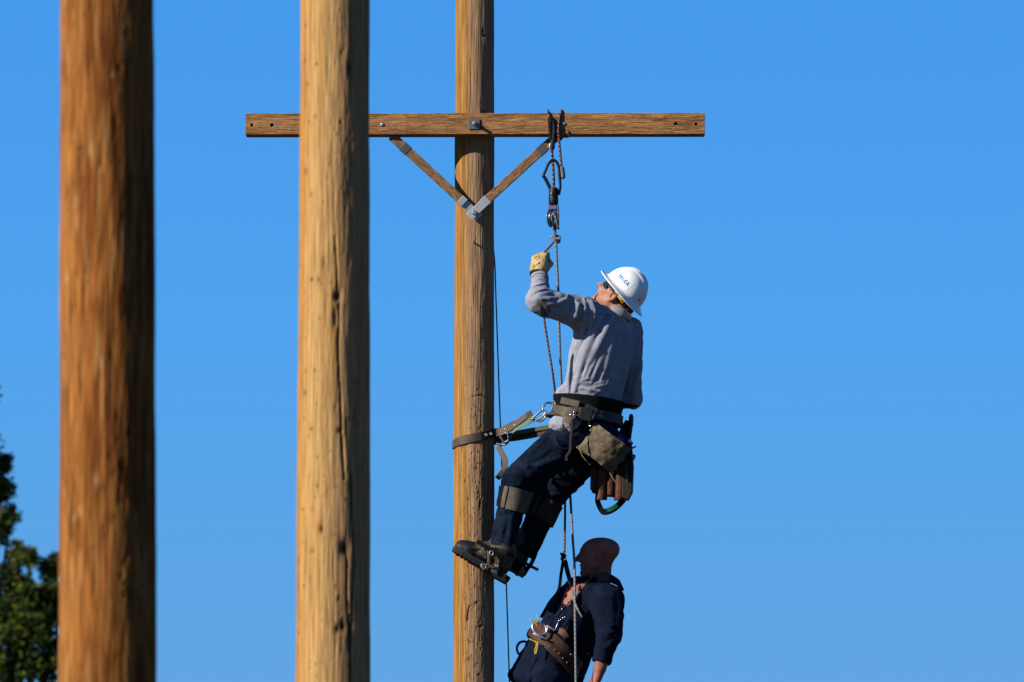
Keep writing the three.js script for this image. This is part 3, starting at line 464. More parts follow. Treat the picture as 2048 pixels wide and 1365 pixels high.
// a head in its own axes: x forward, y up, z sideways; origin 46 mm above the ear line
function headField(F, { nose = 1, big = 1, ears = true, oy = -0.046 } = {}) {
  return (wx, wy, wz) => {
    let [x, y, z] = F.to(wx, wy, wz); x = (x - 0.004) / big; y = (y - oy) / big; z = Math.abs(z) / big;
    let d = ellip(x, y, z, -0.012, 0.042, 0, 0.100, 0.084, 0.077);
    d = smin(d, ellip(x, y, z, 0.038, -0.018, 0, 0.056, 0.082, 0.060), 0.035);
    d = smin(d, cap(V(0.004, -0.052, 0.046), V(0.066, -0.092, 0.012), 0.021, 0.020)(x, y, z), 0.03);
    d = smin(d, ellip(x, y, z, 0.074, -0.094, 0, 0.019, 0.017, 0.021), 0.02);
    d = smin(d, ellip(x, y, z, 0.078, 0.028, 0.026, 0.018, 0.008, 0.024), 0.016);          // brow
    d = smax(d, -ellip(x, y, z, 0.102, 0.008, 0.033, 0.018, 0.013, 0.019), 0.014);          // eye socket
    d = smin(d, ellip(x, y, z, 0.080, 0.006, 0.032, 0.012, 0.010, 0.013), 0.004);           // eye
    d = smin(d, ellip(x, y, z, 0.070, -0.028, 0.040, 0.022, 0.018, 0.018), 0.025);          // cheek
    d = smin(d, cap(V(0.090, 0.018, 0), V(0.090 + 0.026 * nose, -0.022, 0), 0.008, 0.0115)(x, y, z), 0.012);
    d = smin(d, ellip(x, y, z, 0.098, -0.026, 0.011, 0.011, 0.008, 0.008), 0.006);
    d = smin(d, ellip(x, y, z, 0.090, -0.051, 0, 0.010, 0.0055, 0.021), 0.006);
    d = smin(d, ellip(x, y, z, 0.087, -0.064, 0, 0.010, 0.006, 0.018), 0.006);
    d = smax(d, -ellip(x, y, z, 0.101, -0.0575, 0, 0.012, 0.0022, 0.020), 0.004);
    if (ears) { const e = smin(Math.max(ellip(x, y, z, -0.006, -0.006, 0.078, 0.021, 0.034, 0.011), -ellip(x, y, z, -0.001, -0.004, 0.088, 0.012, 0.021, 0.009)), cap(V(0.004, -0.034, 0.074), V(-0.004, -0.036, 0.078), 0.007, 0.007)(x, y, z), 0.006); d = smin(d, e, 0.006); }
    return d * big;
  };
}
const headL = headField(HEADF), neckL = (() => { const a = cap(HEADF.at(-0.02, -0.07, 0), J.neck.clone().add(V(0.005, -0.05, 0)), 0.056, 0.064), b = cap(HEADF.at(0.03, -0.115, 0), J.neck.clone().add(V(-0.04, -0.03, 0)), 0.036, 0.05); return (x, y, z) => smin(a(x, y, z), b(x, y, z), 0.03); })();
const man = thing('person', 'lineman in grey shirt, jeans and white hard hat leaning back from the pole', 'person', P(1001, 1160, 0.1));
const skinCol = (F, base, stubble) => (x, y, z) => {
  const [a, b, c] = F.to(x, y, z), n = 1 + 0.16 * noise(x * 40, y * 40, z * 40) + 0.10 * noise(x * 120, y * 120, z * 120), s = stubble * sstep(-0.088, -0.104, b + 0.006 * noise(x * 90, y * 90, z * 90)) * sstep(0.0, 0.02, a) * (0.75 + 0.5 * noise(x * 300, y * 300, z * 300));
  const red = 0.22 * sstep(0.105, 0.118, a) + 0.14 * clamp(noise(x * 22, y * 22, z * 22) * 2, 0, 1) + 0.25 * sstep(0.072, 0.085, Math.abs(c));
  return [lerp(base[0] * n * (1 + 0.1 * red), 0.13, s), lerp(base[1] * n * (1 - 0.45 * red), 0.062, s), lerp(base[2] * n * (1 - 0.4 * red), 0.030, s)];
};
const bodyBits = (() => {                                        // the figure inside the clothes, one skin
  const t = torso(-0.052), caps = [cap(J.lsh, J.lel, 0.038, 0.034), cap(J.lel, J.lwr, 0.034, 0.024), cap(J.rsh, J.rel, 0.038, 0.034), cap(J.rel, J.rwr, 0.038, 0.027), cap(J.lhip, J.lkn, 0.076, 0.050), cap(J.lkn, J.lan, 0.046, 0.034), cap(J.rhip, J.rkn, 0.076, 0.050), cap(J.rkn, J.ran, 0.046, 0.034), cap(J.lhip, J.rhip, 0.095, 0.095), cap(J.lan, P(950, 1112, 0.175), 0.030, 0.020), cap(J.ran, P(990, 1100, -0.18), 0.030, 0.020), cap(J.lwr, P(1080, 520, 0.09), 0.026, 0.026), cap(J.rwr, P(1140, 802, -0.1), 0.026, 0.026), cap(J.lsh, J.rsh, 0.04, 0.04)];
  return (x, y, z) => { let d = smin(t(x, y, z), neckL(x, y, z), 0.04); for (const c of caps) d = smin(d, c(x, y, z), 0.04); return d; };
})();
{
  const all = Object.values(J), [lo, hi] = boxOf(all.concat([P(930, 1118, 0.17)]), 0.14), sk = skinCol(HEADF, [0.29, 0.140, 0.092], 0.5);
  const body = net(bodyBits, lo, hi, 0.012, sk), q = HEADF.at(0.02, -0.05, 0), hf = (x, y, z) => smin(headL(x, y, z), neckL(x, y, z), 0.025);
  const head = net(hf, q.clone().addScalar(-0.19), q.clone().addScalar(0.19), 0.0028, sk);
  part(man, 'body', mergeGeometries([body, head]), vmat(0.55), 'sunburnt face with light stubble looking up');
  // cropped dark hair at the nape and temple
  const hairF = (x, y, z) => { const [a, b, c] = HEADF.to(x, y, z); return smax(headField(HEADF, { ears: false })(x, y, z) - 0.006 - 0.003 * noise(x * 130, y * 130, z * 130), Math.max(b - 0.03, -b - 0.13 + 0.6 * Math.max(0, a + 0.03), a + 0.016 + 0.35 * Math.max(0, -b - 0.02)), 0.006); };
  part(man, 'hair', net(hairF, q.clone().addScalar(-0.17), q.clone().addScalar(0.17), 0.004), mat(0.02, 0.013, 0.009, 0.9));
  // wraparound safety glasses
  const lens = []; for (const s of [-1, 1]) { const r = []; for (let i = 0; i <= 12; i++) { const a = s * lerp(0.06, 1.15, i / 12), R = 0.074; const X = 0.026 + Math.cos(a) * R + 0.004, Z = Math.sin(a) * (R + 0.002); const h = 0.021 - 0.005 * (i / 12), yc = -0.040; r.push([HEADF.at(X, yc + h, Z), HEADF.at(X + 0.003, yc, Z * 1.03), HEADF.at(X, yc - h, Z), HEADF.at(X - 0.002, yc - h, Z * 0.97), HEADF.at(X + 0.001, yc, Z * 1.0), HEADF.at(X - 0.002, yc + h, Z * 0.97)]); } lens.push(loft(r)); }
  const gl = part(man, 'safety_glasses', mergeGeometries(lens), mat(0.012, 0.013, 0.016, 0.12, 0, {}), 'dark wraparound safety glasses');
  for (const s of [-1, 1]) part(gl, 'temple', ribbon([HEADF.at(0.062, -0.030, s * 0.068), HEADF.at(0.035, -0.034, s * 0.081), HEADF.at(0.0, -0.036, s * 0.085), HEADF.at(-0.02, -0.048, s * 0.082)], HEADF.y, (t) => lerp(0.014, 0.006, t), 0.004, 14), black);
}
// --- hard hat
{
  const hat = part(man, 'hard_hat', (() => {
    const N = 200, RX = 0.121, RZ = 0.103, HY = 0.128, rowsOut = [], sect = (a) => {
      const c = Math.cos(a), s = Math.sin(a), rings = [];
      const brim = (e, y) => { const ext = 0.036 + 0.006 * Math.abs(c) ** 2; return [c * (RX + ext * e), y + 0.006 * c * e * (c > 0 ? 1.4 : 0.2) - 0.016 * e * (0.7 + 0.3 * Math.abs(s)) + (c < 0 ? 0.010 * c * e : 0), s * (RZ + ext * e * 0.86)]; };
      const shell = (t, o) => { const ct = Math.cos(t), st = Math.sin(t), k = Math.pow(ct, 0.86), X = c * (RX + o) * k, Z = s * (RZ + o) * k; let Y = (HY + o) * Math.pow(st, 0.94); const zz = Z, fore = sstep(0.105, 0.03, X) * sstep(-0.13, -0.05, X); const up = (Math.exp(-((zz / 0.010) ** 2)) * 0.010 + Math.exp(-(((Math.abs(zz) - 0.036) / 0.008) ** 2)) * 0.007) * fore * sstep(0.45, 0.9, st); return [X, Y + up, Z]; };
      rings.push(brim(1, -0.0045), brim(1.03, -0.002), brim(1, 0.001), brim(0.75, 0.0015), brim(0.5, 0.002), brim(0.25, 0.003), brim(0.08, 0.006));
      for (let i = 1; i <= 44; i++) rings.push(shell(0.06 + (Math.PI / 2 - 0.08) * i / 44, 0));
      for (let i = 26; i >= 1; i -= 3) rings.push(shell(0.06 + (Math.PI / 2 - 0.08) * i / 26, -0.004));
      rings.push(brim(0.08, -0.001), brim(0.4, -0.002), brim(0.75, -0.003));
      return rings.map(([x, y, z]) => HEADF.at(x, y, z));
    };
    const rings = []; for (let i = 0; i < N; i++) rings.push(sect(i / N * Math.PI * 2));
    const g = mergeVertices(loft(rings, true).deleteAttribute('normal'), 1e-5); g.computeVertexNormals(); return g;
  })(), mat(0.66, 0.665, 0.68, 0.28, 0, {}), 'white full-brim hard hat with top ridges and blue MLEA sticker');
  // sticker on the left side: swoosh and letters
  const cv = document.createElement('canvas'); cv.width = 512; cv.height = 256; const c = cv.getContext('2d');
  c.fillStyle = '#f4f6f8'; c.fillRect(0, 0, 512, 256);
  c.lineCap = 'butt'; for (const [r, w, col, a0, a1] of [[62, 17, '#2f6f9f', 0.62 * Math.PI, 1.52 * Math.PI], [44, 9, '#6fb3dc', 0.7 * Math.PI, 1.3 * Math.PI]]) { c.strokeStyle = col; c.lineWidth = w; c.beginPath(); c.arc(100, 118, r, a0, a1); c.stroke(); }
  c.fillStyle = '#4b86b4'; c.beginPath(); c.arc(98, 112, 8, 0, 7); c.fill(); c.fillRect(112, 92, 8, 22); c.fillRect(82, 130, 24, 7);
  c.fillStyle = '#1d5f9e'; c.font = 'bold 118px sans-serif'; c.fillText('MLEA', 146, 168, 330); c.strokeStyle = '#1d5f9e'; c.lineWidth = 3; c.strokeText('MLEA', 146, 168, 330);
  c.fillStyle = '#9fb9cc'; c.fillRect(150, 192, 290, 5); c.fillRect(170, 206, 240, 4);
  const tx = new THREE.CanvasTexture(cv); tx.colorSpace = THREE.SRGBColorSpace;
  const pos = [], uv = [], tri = [], nx = 26, ny = 14;
  for (let j = 0; j <= ny; j++) for (let i = 0; i <= nx; i++) {
    const X = lerp(0.094, -0.038, i / nx), Y = lerp(0.018, 0.080, j / ny), st = Math.pow(clamp(Y / 0.128, 0, 1), 1 / 0.94), k = Math.pow(Math.sqrt(1 - st * st), 0.86), rx = 0.121 * k, rz = 0.103 * k, Z = rz * Math.sqrt(Math.max(0, 1 - (X / rx) ** 2)), p = HEADF.at(X * 1.003, Y * 1.002, HZ * (Z + 0.0006));
    pos.push(p.x, p.y, p.z); uv.push(i / nx, j / ny); if (i && j) { const a = (j - 1) * (nx + 1) + i - 1; tri.push(a, a + 1, a + nx + 2, a, a + nx + 2, a + nx + 1); }
  }
  const g = new THREE.BufferGeometry(); g.setAttribute('position', new THREE.Float32BufferAttribute(pos, 3)); g.setAttribute('uv', new THREE.Float32BufferAttribute(uv, 2)); g.setIndex(tri); g.computeVertexNormals();
  part(hat, 'sticker', g, new THREE.MeshStandardMaterial({ map: tx, color: rgb(0.56, 0.56, 0.56), roughness: 0.3 }), 'white sticker with blue swoosh and the letters MLEA');
  for (const [a, b] of [[-0.100, 0.030], [-0.108, 0.019]]) part(hat, 'scuff_mark', slab(frame(HEADF.at(a * 0.985, b + 0.012, HZ * 0.047), HEADF.dir(-0.5, 0, HZ * 0.85).cross(HEADF.y).negate(), HEADF.y), 0, 0, 0, 0.013, 0.006, 0.003, 0.001), mat(0.20, 0.085, 0.05, 0.8));
  const S = (x, y, z, e = 0) => HEADF.at(x, y, HZ * z);
  part(hat, 'headband', ribbon([S(-0.005, -0.012, 0.083), S(-0.045, -0.014, 0.074), S(-0.080, -0.018, 0.050), S(-0.098, -0.022, 0.015), S(-0.098, -0.022, -0.02)], HEADF.y, 0.034, 0.004, 24), blackMatte);
  part(hat, 'sweatband', ribbon([S(-0.022, -0.020, 0.087), S(-0.045, -0.024, 0.082), S(-0.065, -0.029, 0.070)], HEADF.y, 0.034, 0.005, 12), mat(0.42, 0.30, 0.012, 0.7), 'yellow sweatband');
  part(hat, 'ratchet_knob', mergeGeometries([along(S(-0.088, -0.055, 0.022), S(-0.112, -0.060, 0.030), 0.021, 0.019), along(S(-0.085, -0.04, 0.01), S(-0.095, -0.05, -0.03), 0.022, 0.02)]), black);
}
// --- shirt
const NUP = HEADF.at(-0.02, -0.07, 0).sub(J.neck).normalize();
const shirtBase = (() => {
  const t = torso(0.004), ua = cap(J.lsh, J.lel, 0.086, 0.067), fa = cap(J.lel, J.lwr, 0.063, 0.041), ra = cap(J.rsh, J.rel, 0.074, 0.052), rf = cap(J.rel, J.rwr, 0.052, 0.04), yoke = cap(J.lsh.clone().add(V(0.02, 0.006, 0)), J.rsh.clone().add(V(-0.01, 0.012, 0)), 0.066, 0.07), elbow = cap(J.lel.clone().add(V(-0.008, -0.012, 0)), J.lel.clone().add(V(0.02, -0.045, 0)), 0.05, 0.045);
  const belly = P(1135, 790, 0.10), tail = P(1136, 850, 0.215);
  const cutUp = J.lwr.clone().sub(J.lel).normalize(), cuff = J.lwr.clone();
  return (x, y, z) => {
    let d = smin(t(x, y, z), yoke(x, y, z), 0.05);
    d = smin(d, ellip(x, y, z, belly.x, belly.y, belly.z, 0.065, 0.05, 0.11), 0.05);
    d = smin(d, ellip(x, y, z, tail.x, tail.y, tail.z, 0.100, 0.066, 0.108), 0.04);
    let a = smin(ua(x, y, z), smin(fa(x, y, z), elbow(x, y, z), 0.03), 0.028); a = smax(a, (x - cuff.x) * cutUp.x + (y - cuff.y) * cutUp.y + (z - cuff.z) * cutUp.z - 0.002, 0.008);
    d = smin(d, a, 0.045);
    d = smin(d, smin(ra(x, y, z), rf(x, y, z), 0.02), 0.02);
    // neck opening, bottom hem
    const up = (x - J.neck.x) * NUP.x + (y - J.neck.y) * NUP.y + (z - J.neck.z) * NUP.z; d = smax(d, -Math.max(neckL(x, y, z) - 0.006, 0.004 - up), 0.008);
    const [s] = TF.to(x, y, z); return smax(d, -s - 0.20, 0.012);
  };
})();
const shirtSag = (() => {                                        // loose cloth: long pulls from the shoulder to the waist and small crumples
  return (x, y, z) => {
    let d = shirtBase(x, y, z); if (Math.abs(d) > 0.05) return d;
    const [s, l, f] = TF.to(x, y, z), on = sstep(0.35, -0.02, s / TL - 0.72);
    const crease = (q) => 0.5 - Math.min(1, Math.abs(q) * 2.6);           // thin valleys between rounded panels
    const w = noise(l * 15 + s * 9 + f * 6, s * 2.8, f * 11) * 0.007 + crease(noise(l * 19 + s * 12, s * 1.7, f * 15 + 4)) * -0.0025 * (0.4 + 0.6 * on) + noise(l * 55 + s * 24, s * 11, f * 44 + 4) * 0.0008;
    const low = sstep(0.42, 0.05, s / TL) * (noise(l * 16, s * 40 + l * 12, f * 18 + 9) * 0.003 - crease(noise(l * 15 + 3, s * 30 - l * 16, f * 15)) * 0.002);
    const armN = (noise(x * 22 + y * 12, y * 26 - x * 10, z * 16 + 3) * 0.004 - crease(noise(x * 12 + y * 8, y * 22 - x * 8, z * 12 + 8)) * 0.003) * (1 - on);
    return d - w * (0.55 + 0.6 * on) - low - armN;
  };
})();
const pulls = [];                                                // fine gathers fanning from the yoke down to the belt
seed = 91;
for (let i = 0; i < 20; i++) {
  const t = (i + rr(-0.3, 0.3)) / 20, a = [lerp(1172, 1262, t), lerp(640, 668, t) + rr(-8, 10)], b = [lerp(1124, 1226, t), lerp(782, 776, t) + rr(-14, 4)], h = rr(0, 0.25), e = rr(0.6, 1), q = (k) => [lerp(a[0], b[0], k) + 6 * Math.sin(k * 3) * rr(0.3, 1), lerp(a[1], b[1], k)];
  pulls.push([[q(h), q(lerp(h, e, 0.33)), q(lerp(h, e, 0.66)), q(e)], rr(0.010, 0.0175)]);
}
for (let i = 0; i < 12; i++) { const u = rr(1130, 1232), v = rr(758, 786); pulls.push([[[u, v], [u + rr(8, 16), v + rr(-5, 3)], [u + rr(18, 28), v + rr(-6, 4)]], i % 2 ? rr(0.005, 0.008) : rr(0.004, 0.007)]); }
const shirt = foldField(shirtSag, [...pulls,
  [[[1233, 654], [1226, 676], [1218, 704], [1212, 735]], 0.025], [[[1225, 634], [1211, 662], [1194, 696], [1180, 724]], 0.026], [[[1206, 630], [1191, 660], [1173, 700], [1160, 742], [1150, 782]], 0.022],
  [[[1184, 640], [1176, 672], [1163, 706], [1150, 748]], 0.012], [[[1166, 650], [1160, 680], [1146, 715], [1139, 752], [1136, 788]], 0.016], [[[1141, 680], [1134, 715], [1129, 752], [1122, 782]], 0.012],
  [[[1152, 690], [1146, 720], [1143, 760], [1141, 788]], -0.011], 
  [[[1243, 728], [1248, 742], [1246, 758]], 0.011], [[[1283, 705], [1278, 745], [1266, 788]], 0.014], [[[1272, 715], [1266, 755], [1258, 788]], -0.014],
  [[[1190, 768], [1206, 764], [1222, 760]], 0.009], [[[1205, 748], [1216, 750], [1226, 744]], 0.008], [[[1160, 776], [1180, 780], [1200, 784]], 0.008],
  // sleeve: gathers at the armhole, rings round the forearm
  [[[1155, 591], [1157, 609], [1150, 632], [1138, 645], [1120, 655]], 0.022], [[[1146, 592], [1146, 612], [1140, 632]], -0.015], [[[1136, 590], [1132, 600], [1119, 606], [1099, 608]], 0.014], [[[1132, 612], [1120, 618], [1102, 617]], -0.014], [[[1168, 598], [1170, 618], [1166, 642]], 0.011], [[[1176, 602], [1180, 622], [1176, 648]], -0.009], [[[1184, 604], [1190, 622], [1188, 640]], 0.010],
  [[[1072, 562], [1083, 558], [1095, 561]], -0.009], [[[1064, 577], [1079, 569], [1097, 572]], -0.010], [[[1066, 570], [1081, 563], [1096, 567]], 0.008], [[[1074, 586], [1088, 580], [1103, 580]], -0.011], [[[1062, 590], [1070, 585], [1090, 578]], 0.008], [[[1080, 605], [1089, 622], [1094, 636]], -0.012], [[[1082, 598], [1098, 598], [1112, 596]], 0.010], [[[1098, 628], [1112, 638], [1120, 650]], 0.011], [[[1088, 630], [1102, 642], [1116, 652]], -0.009],
  // tail below the belt
  [[[1112, 842], [1120, 856], [1136, 868]], 0.007], [[[1126, 842], [1130, 858], [1140, 868]], -0.007], [[[1140, 846], [1142, 860], [1150, 872]], 0.007],
], 0.010);
const cloth = (r, g, b, amp = 0.14) => (x, y, z) => { const n = 1 + amp * noise(x * 28, y * 28, z * 28) + amp * 0.7 * noise(x * 150, y * 150, z * 150); return [r * n, g * n, b * n]; };
{
  const [lo, hi] = boxOf([J.lel, J.lwr, J.rel, J.lsh, J.rsh, P(1100, 880, 0.2), P(1290, 760, -0.1), J.rwr], 0.11);
  const elbowPatch = J.lel.clone().add(V(0.012, -0.045, 0.02));
  const sm = part(man, 'shirt', net(shirt, lo, hi, 0.0044, (x, y, z) => { const c = cloth(0.185, 0.195, 0.235)(x, y, z), e = sstep(0.058, 0.040, Math.hypot(x - elbowPatch.x, y - elbowPatch.y, (z - elbowPatch.z) * 0.6) + 0.012 * noise(x * 60, y * 60, z * 60)) * 0.7; return [lerp(c[0], 0.045, e), lerp(c[1], 0.032, e), lerp(c[2], 0.025, e)]; }), vmat(0.92), 'grey long-sleeved work shirt');
  // collar and seams
  const NA = HEADF.at(-0.02, -0.07, 0).sub(J.neck).normalize(), NC = J.neck.clone().addScaledVector(NA, 0.012);
  part(sm, 'collar', wrap((x, y, z) => neckL(x, y, z) - 0.010, NC, NA, V(1, 0, 0), 0.050, 0.006, { a0: -1.9, a1: 1.9, R: 0.2, n: 48, bulge: 0.006 }), vmat(0.9, { vertexColors: false, color: rgb(0.147, 0.155, 0.186) }));
  const seam = (pts, r = 0.0022) => tube(pts.map(([u, v]) => onto(shirt, u, v, 0.0003)), r, { seg: 40, radial: 5 });
  const sc = mat(0.105, 0.11, 0.14, 0.95);
  part(sm, 'yoke_seam', seam([[1165, 622], [1180, 627], [1200, 627], [1222, 631], [1250, 648]]), sc);
  part(sm, 'armhole_seam', seam([[1160, 596], [1166, 615], [1164, 638], [1156, 660]]), sc);
  part(sm, 'cuff', wrap(shirt, J.lwr.clone().addScaledVector(J.lwr.clone().sub(J.lel).normalize(), -0.030), J.lwr.clone().sub(J.lel), V(1, 0, 0), 0.056, 0.004, { R: 0.10, n: 40 }), vmat(0.9, { vertexColors: false, color: rgb(0.145, 0.153, 0.184) }));
}
// --- jeans
const jeansBase = (() => {
  const hip = cap(J.lhip.clone().add(V(0, 0.01, 0)), J.rhip.clone().add(V(0, 0.01, 0)), 0.118, 0.122), seat = P(1198, 902, 0.06), lt = cap(J.lhip, J.lkn, 0.118, 0.088), ls = cap(J.lkn, P(1003, 1092, 0.175), 0.078, 0.064), rt = cap(J.rhip, J.rkn, 0.112, 0.086), rs = cap(J.rkn, P(1051, 1102, -0.178), 0.078, 0.066), up = cap(hipC, P(1180, 838, 0.08), 0.14, 0.138);
  const la = J.lan.clone().sub(J.lkn).normalize(), ra = J.ran.clone().sub(J.rkn).normalize(), le = P(1001, 1098, 0.175), re = P(1048, 1110, -0.178);
  return (x, y, z) => {
    let d = smin(hip(x, y, z), ellip(x, y, z, seat.x, seat.y, seat.z, 0.13, 0.12, 0.17), 0.05); d = smin(d, up(x, y, z), 0.05);
    const l = smax(smin(lt(x, y, z), ls(x, y, z), 0.03), (x - le.x) * la.x + (y - le.y) * la.y + (z - le.z) * la.z, 0.006), r = smax(smin(rt(x, y, z), rs(x, y, z), 0.03), (x - re.x) * ra.x + (y - re.y) * ra.y + (z - re.z) * ra.z, 0.006);
    d = smin(d, l, 0.045); d = smin(d, r, 0.045);
    return smax(d, y - hipC.y - 0.085 - 0.16 * (x - hipC.x), 0.01);
  };
})();
const jeansSag = (x, y, z) => { const d = jeansBase(x, y, z); if (Math.abs(d) > 0.04) return d; const k = sstep(J.lkn.y + 0.16, J.lkn.y - 0.02, y) * sstep(J.lkn.y - 0.16, J.lkn.y - 0.04, y); return d - 0.0045 * noise(x * 15 + y * 12, y * 24 - x * 14, z * 15) - 0.003 * noise(x * 40 + y * 26, y * 44 - x * 22, z * 34) - k * 0.007 * noise(x * 10 - y * 10, y * 52 + x * 14, z * 12 + 7); };
const jeans = foldField(jeansSag, [
  [[[1003, 944], [1020, 938], [1042, 944], [1060, 954]], 0.011], [[[1002, 954], [1022, 952], [1044, 960], [1058, 968]], -0.010], [[[1000, 962], [1020, 962], [1040, 969]], 0.010], [[[1006, 932], [1026, 928], [1046, 938], [1052, 946]], -0.009], [[[1018, 915], [1040, 920], [1054, 934]], 0.010], [[[1096, 872], [1080, 890], [1062, 906]], 0.009], [[[1110, 900], [1090, 915], [1066, 926]], -0.009], [[[1120, 916], [1095, 926], [1075, 932]], 0.009], [[[1110, 876], [1116, 892], [1124, 902], [1140, 908]], 0.006],
  [[[992, 1040], [988, 1060], [984, 1086]], 0.007], [[[1016, 1040], [1012, 1064], [1006, 1090]], -0.010], [[[1024, 1036], [1022, 1064], [1018, 1088]], 0.008],
]);
{
  const [lo, hi] = boxOf([J.lhip, J.rhip, J.lkn, J.rkn, P(1001, 1098, 0.17), P(1058, 1118, -0.18), P(1180, 830, 0.08)], 0.155);
  const jm = part(man, 'jeans', net(jeans, lo, hi, 0.0058, (x, y, z) => { const w = clamp(0.5 + 1.3 * noise(x * 9, y * 9, z * 9) + 0.7 * noise(x * 60, y * 60, z * 60), 0, 1), n = 1 + 0.25 * noise(x * 180, y * 180, z * 180); return [lerp(0.0024, 0.0064, w) * n, lerp(0.0048, 0.0115, w) * n, lerp(0.0115, 0.0230, w) * n]; }), vmat(0.95), 'dark blue denim jeans');
  const st = mat(0.022, 0.036, 0.062, 0.9), ln = (pts, m = st, r = 0.0018) => part(jm, 'seam', tube(pts.map(([u, v]) => onto(jeans, u, v)), r, { seg: 24, radial: 5 }), m);
  ln([[1107, 872], [1112, 886], [1122, 896], [1140, 898]]); ln([[985, 1084], [1000, 1088], [1016, 1092]]);
  const orange = mat(0.22, 0.07, 0.02, 0.8); ln([[1095, 860], [1090, 866], [1088, 862]], orange, 0.0014);
}
// --- gloves
function glove(F, name, label, parent, arm) {                    // F: x along the hand to the knuckles, y out of the back of the hand, z across towards the thumb
  const A = (a, b, c) => F.at(a, b, c), prim = [[cap(A(-0.045, 0, 0), A(0.0, 0.004, 0), 0.040, 0.040), 0.02], [cap(A(0.0, 0.004, 0.012), A(0.055, 0.010, 0.018), 0.032, 0.026), 0.03], [cap(A(0.0, 0.004, -0.012), A(0.052, 0.008, -0.020), 0.032, 0.024), 0.03]];
  [[0.031, 0.066, 1], [0.011, 0.070, 1.06], [-0.011, 0.066, 1], [-0.031, 0.058, 0.86]].forEach(([c, a, l]) => {
    const k = A(a, 0.012, c), m = A(a + 0.022 * l, -0.012, c * 0.98), e = A(a + 0.006, -0.038, c * 0.92), t = A(a - 0.022, -0.030, c * 0.9);
    prim.push([cap(A(a - 0.03, 0.004, c * 0.9), k, 0.013, 0.0125), 0.008], [cap(k, m, 0.0125, 0.0118), 0.006], [cap(m, e, 0.0116, 0.0108), 0.005], [cap(e, t, 0.0108, 0.0098), 0.005]);
  });
  prim.push([cap(A(0.0, -0.006, 0.036), A(0.034, -0.022, 0.052), 0.017, 0.0145), 0.012], [cap(A(0.034, -0.022, 0.052), A(0.060, -0.044, 0.034), 0.0135, 0.012), 0.006], [cap(A(0.060, -0.044, 0.034), A(0.070, -0.052, 0.014), 0.012, 0.0105), 0.005]);
  const f = (x, y, z) => { let d = 1; for (const [p, k] of prim) d = smin(d, p(x, y, z), k); const [a] = F.to(x, y, z); d = smax(d, -a - 0.046, 0.006); return d - 0.0014 * noise(x * 70, y * 70, z * 70); };
  const c = A(0.02, 0, 0), m = part(parent, name, net(f, c.clone().addScalar(-0.115), c.clone().addScalar(0.115), 0.0036, (x, y, z) => { const n = 1 + 0.18 * noise(x * 45, y * 45, z * 45) + 0.15 * noise(x * 140, y * 140, z * 140), s = clamp(noise(x * 24, y * 24, z * 24 + 4) * 1.6, 0, 0.5), [a] = F.to(x, y, z), e = sstep(0.072, 0.085, a + 0.01 * noise(x * 60, y * 60, z * 60)) * 0.55; return [lerp(0.375 * n, 0.19, s + e * 0.6), lerp(0.285 * n, 0.11, s + e * 0.6), lerp(0.130 * n, 0.038, s + e * 0.6)]; }), vmat(0.8), label);
  part(m, 'cuff_binding', wrap(f, A(-0.042, 0, 0), F.x, F.z, 0.026, 0.0045, { R: 0.1, n: 36 }), mat(0.02, 0.014, 0.01, 0.8));
  return { f, m };
}
{
  const F = frame(P(1079, 537, 0.105), P(1083, 507, 0.08).sub(P(1079, 541, 0.11)), V(-0.35, 0.1, 0.95)), L = glove(F, 'glove', 'tan leather work glove closed on the rope', man);
  const ink = mat(0.012, 0.010, 0.010, 0.8), dash = (pts, r = 0.0016) => part(L.m, 'ink_mark', tube(pts.map(([u, v]) => onto(L.f, u, v)), r, { seg: 10, radial: 5 }), ink);
  dash([[1066.5, 534], [1068, 537.5]]); dash([[1069, 531], [1071, 534]]); dash([[1073, 528], [1074.5, 531]]); dash([[1076, 526], [1079, 529], [1078.5, 524.5]], 0.002); dash([[1064, 524], [1070, 516], [1076, 512]], 0.0011); dash([[1079, 510.5], [1078, 516], [1072, 522], [1066, 527]], 0.0009);
  const G = frame(P(1148, 803, -0.12), V(-1, 0.03, 0.15), V(0.1, 0.5, -0.85));
  glove(G, 'glove', 'second tan work glove', man);
}
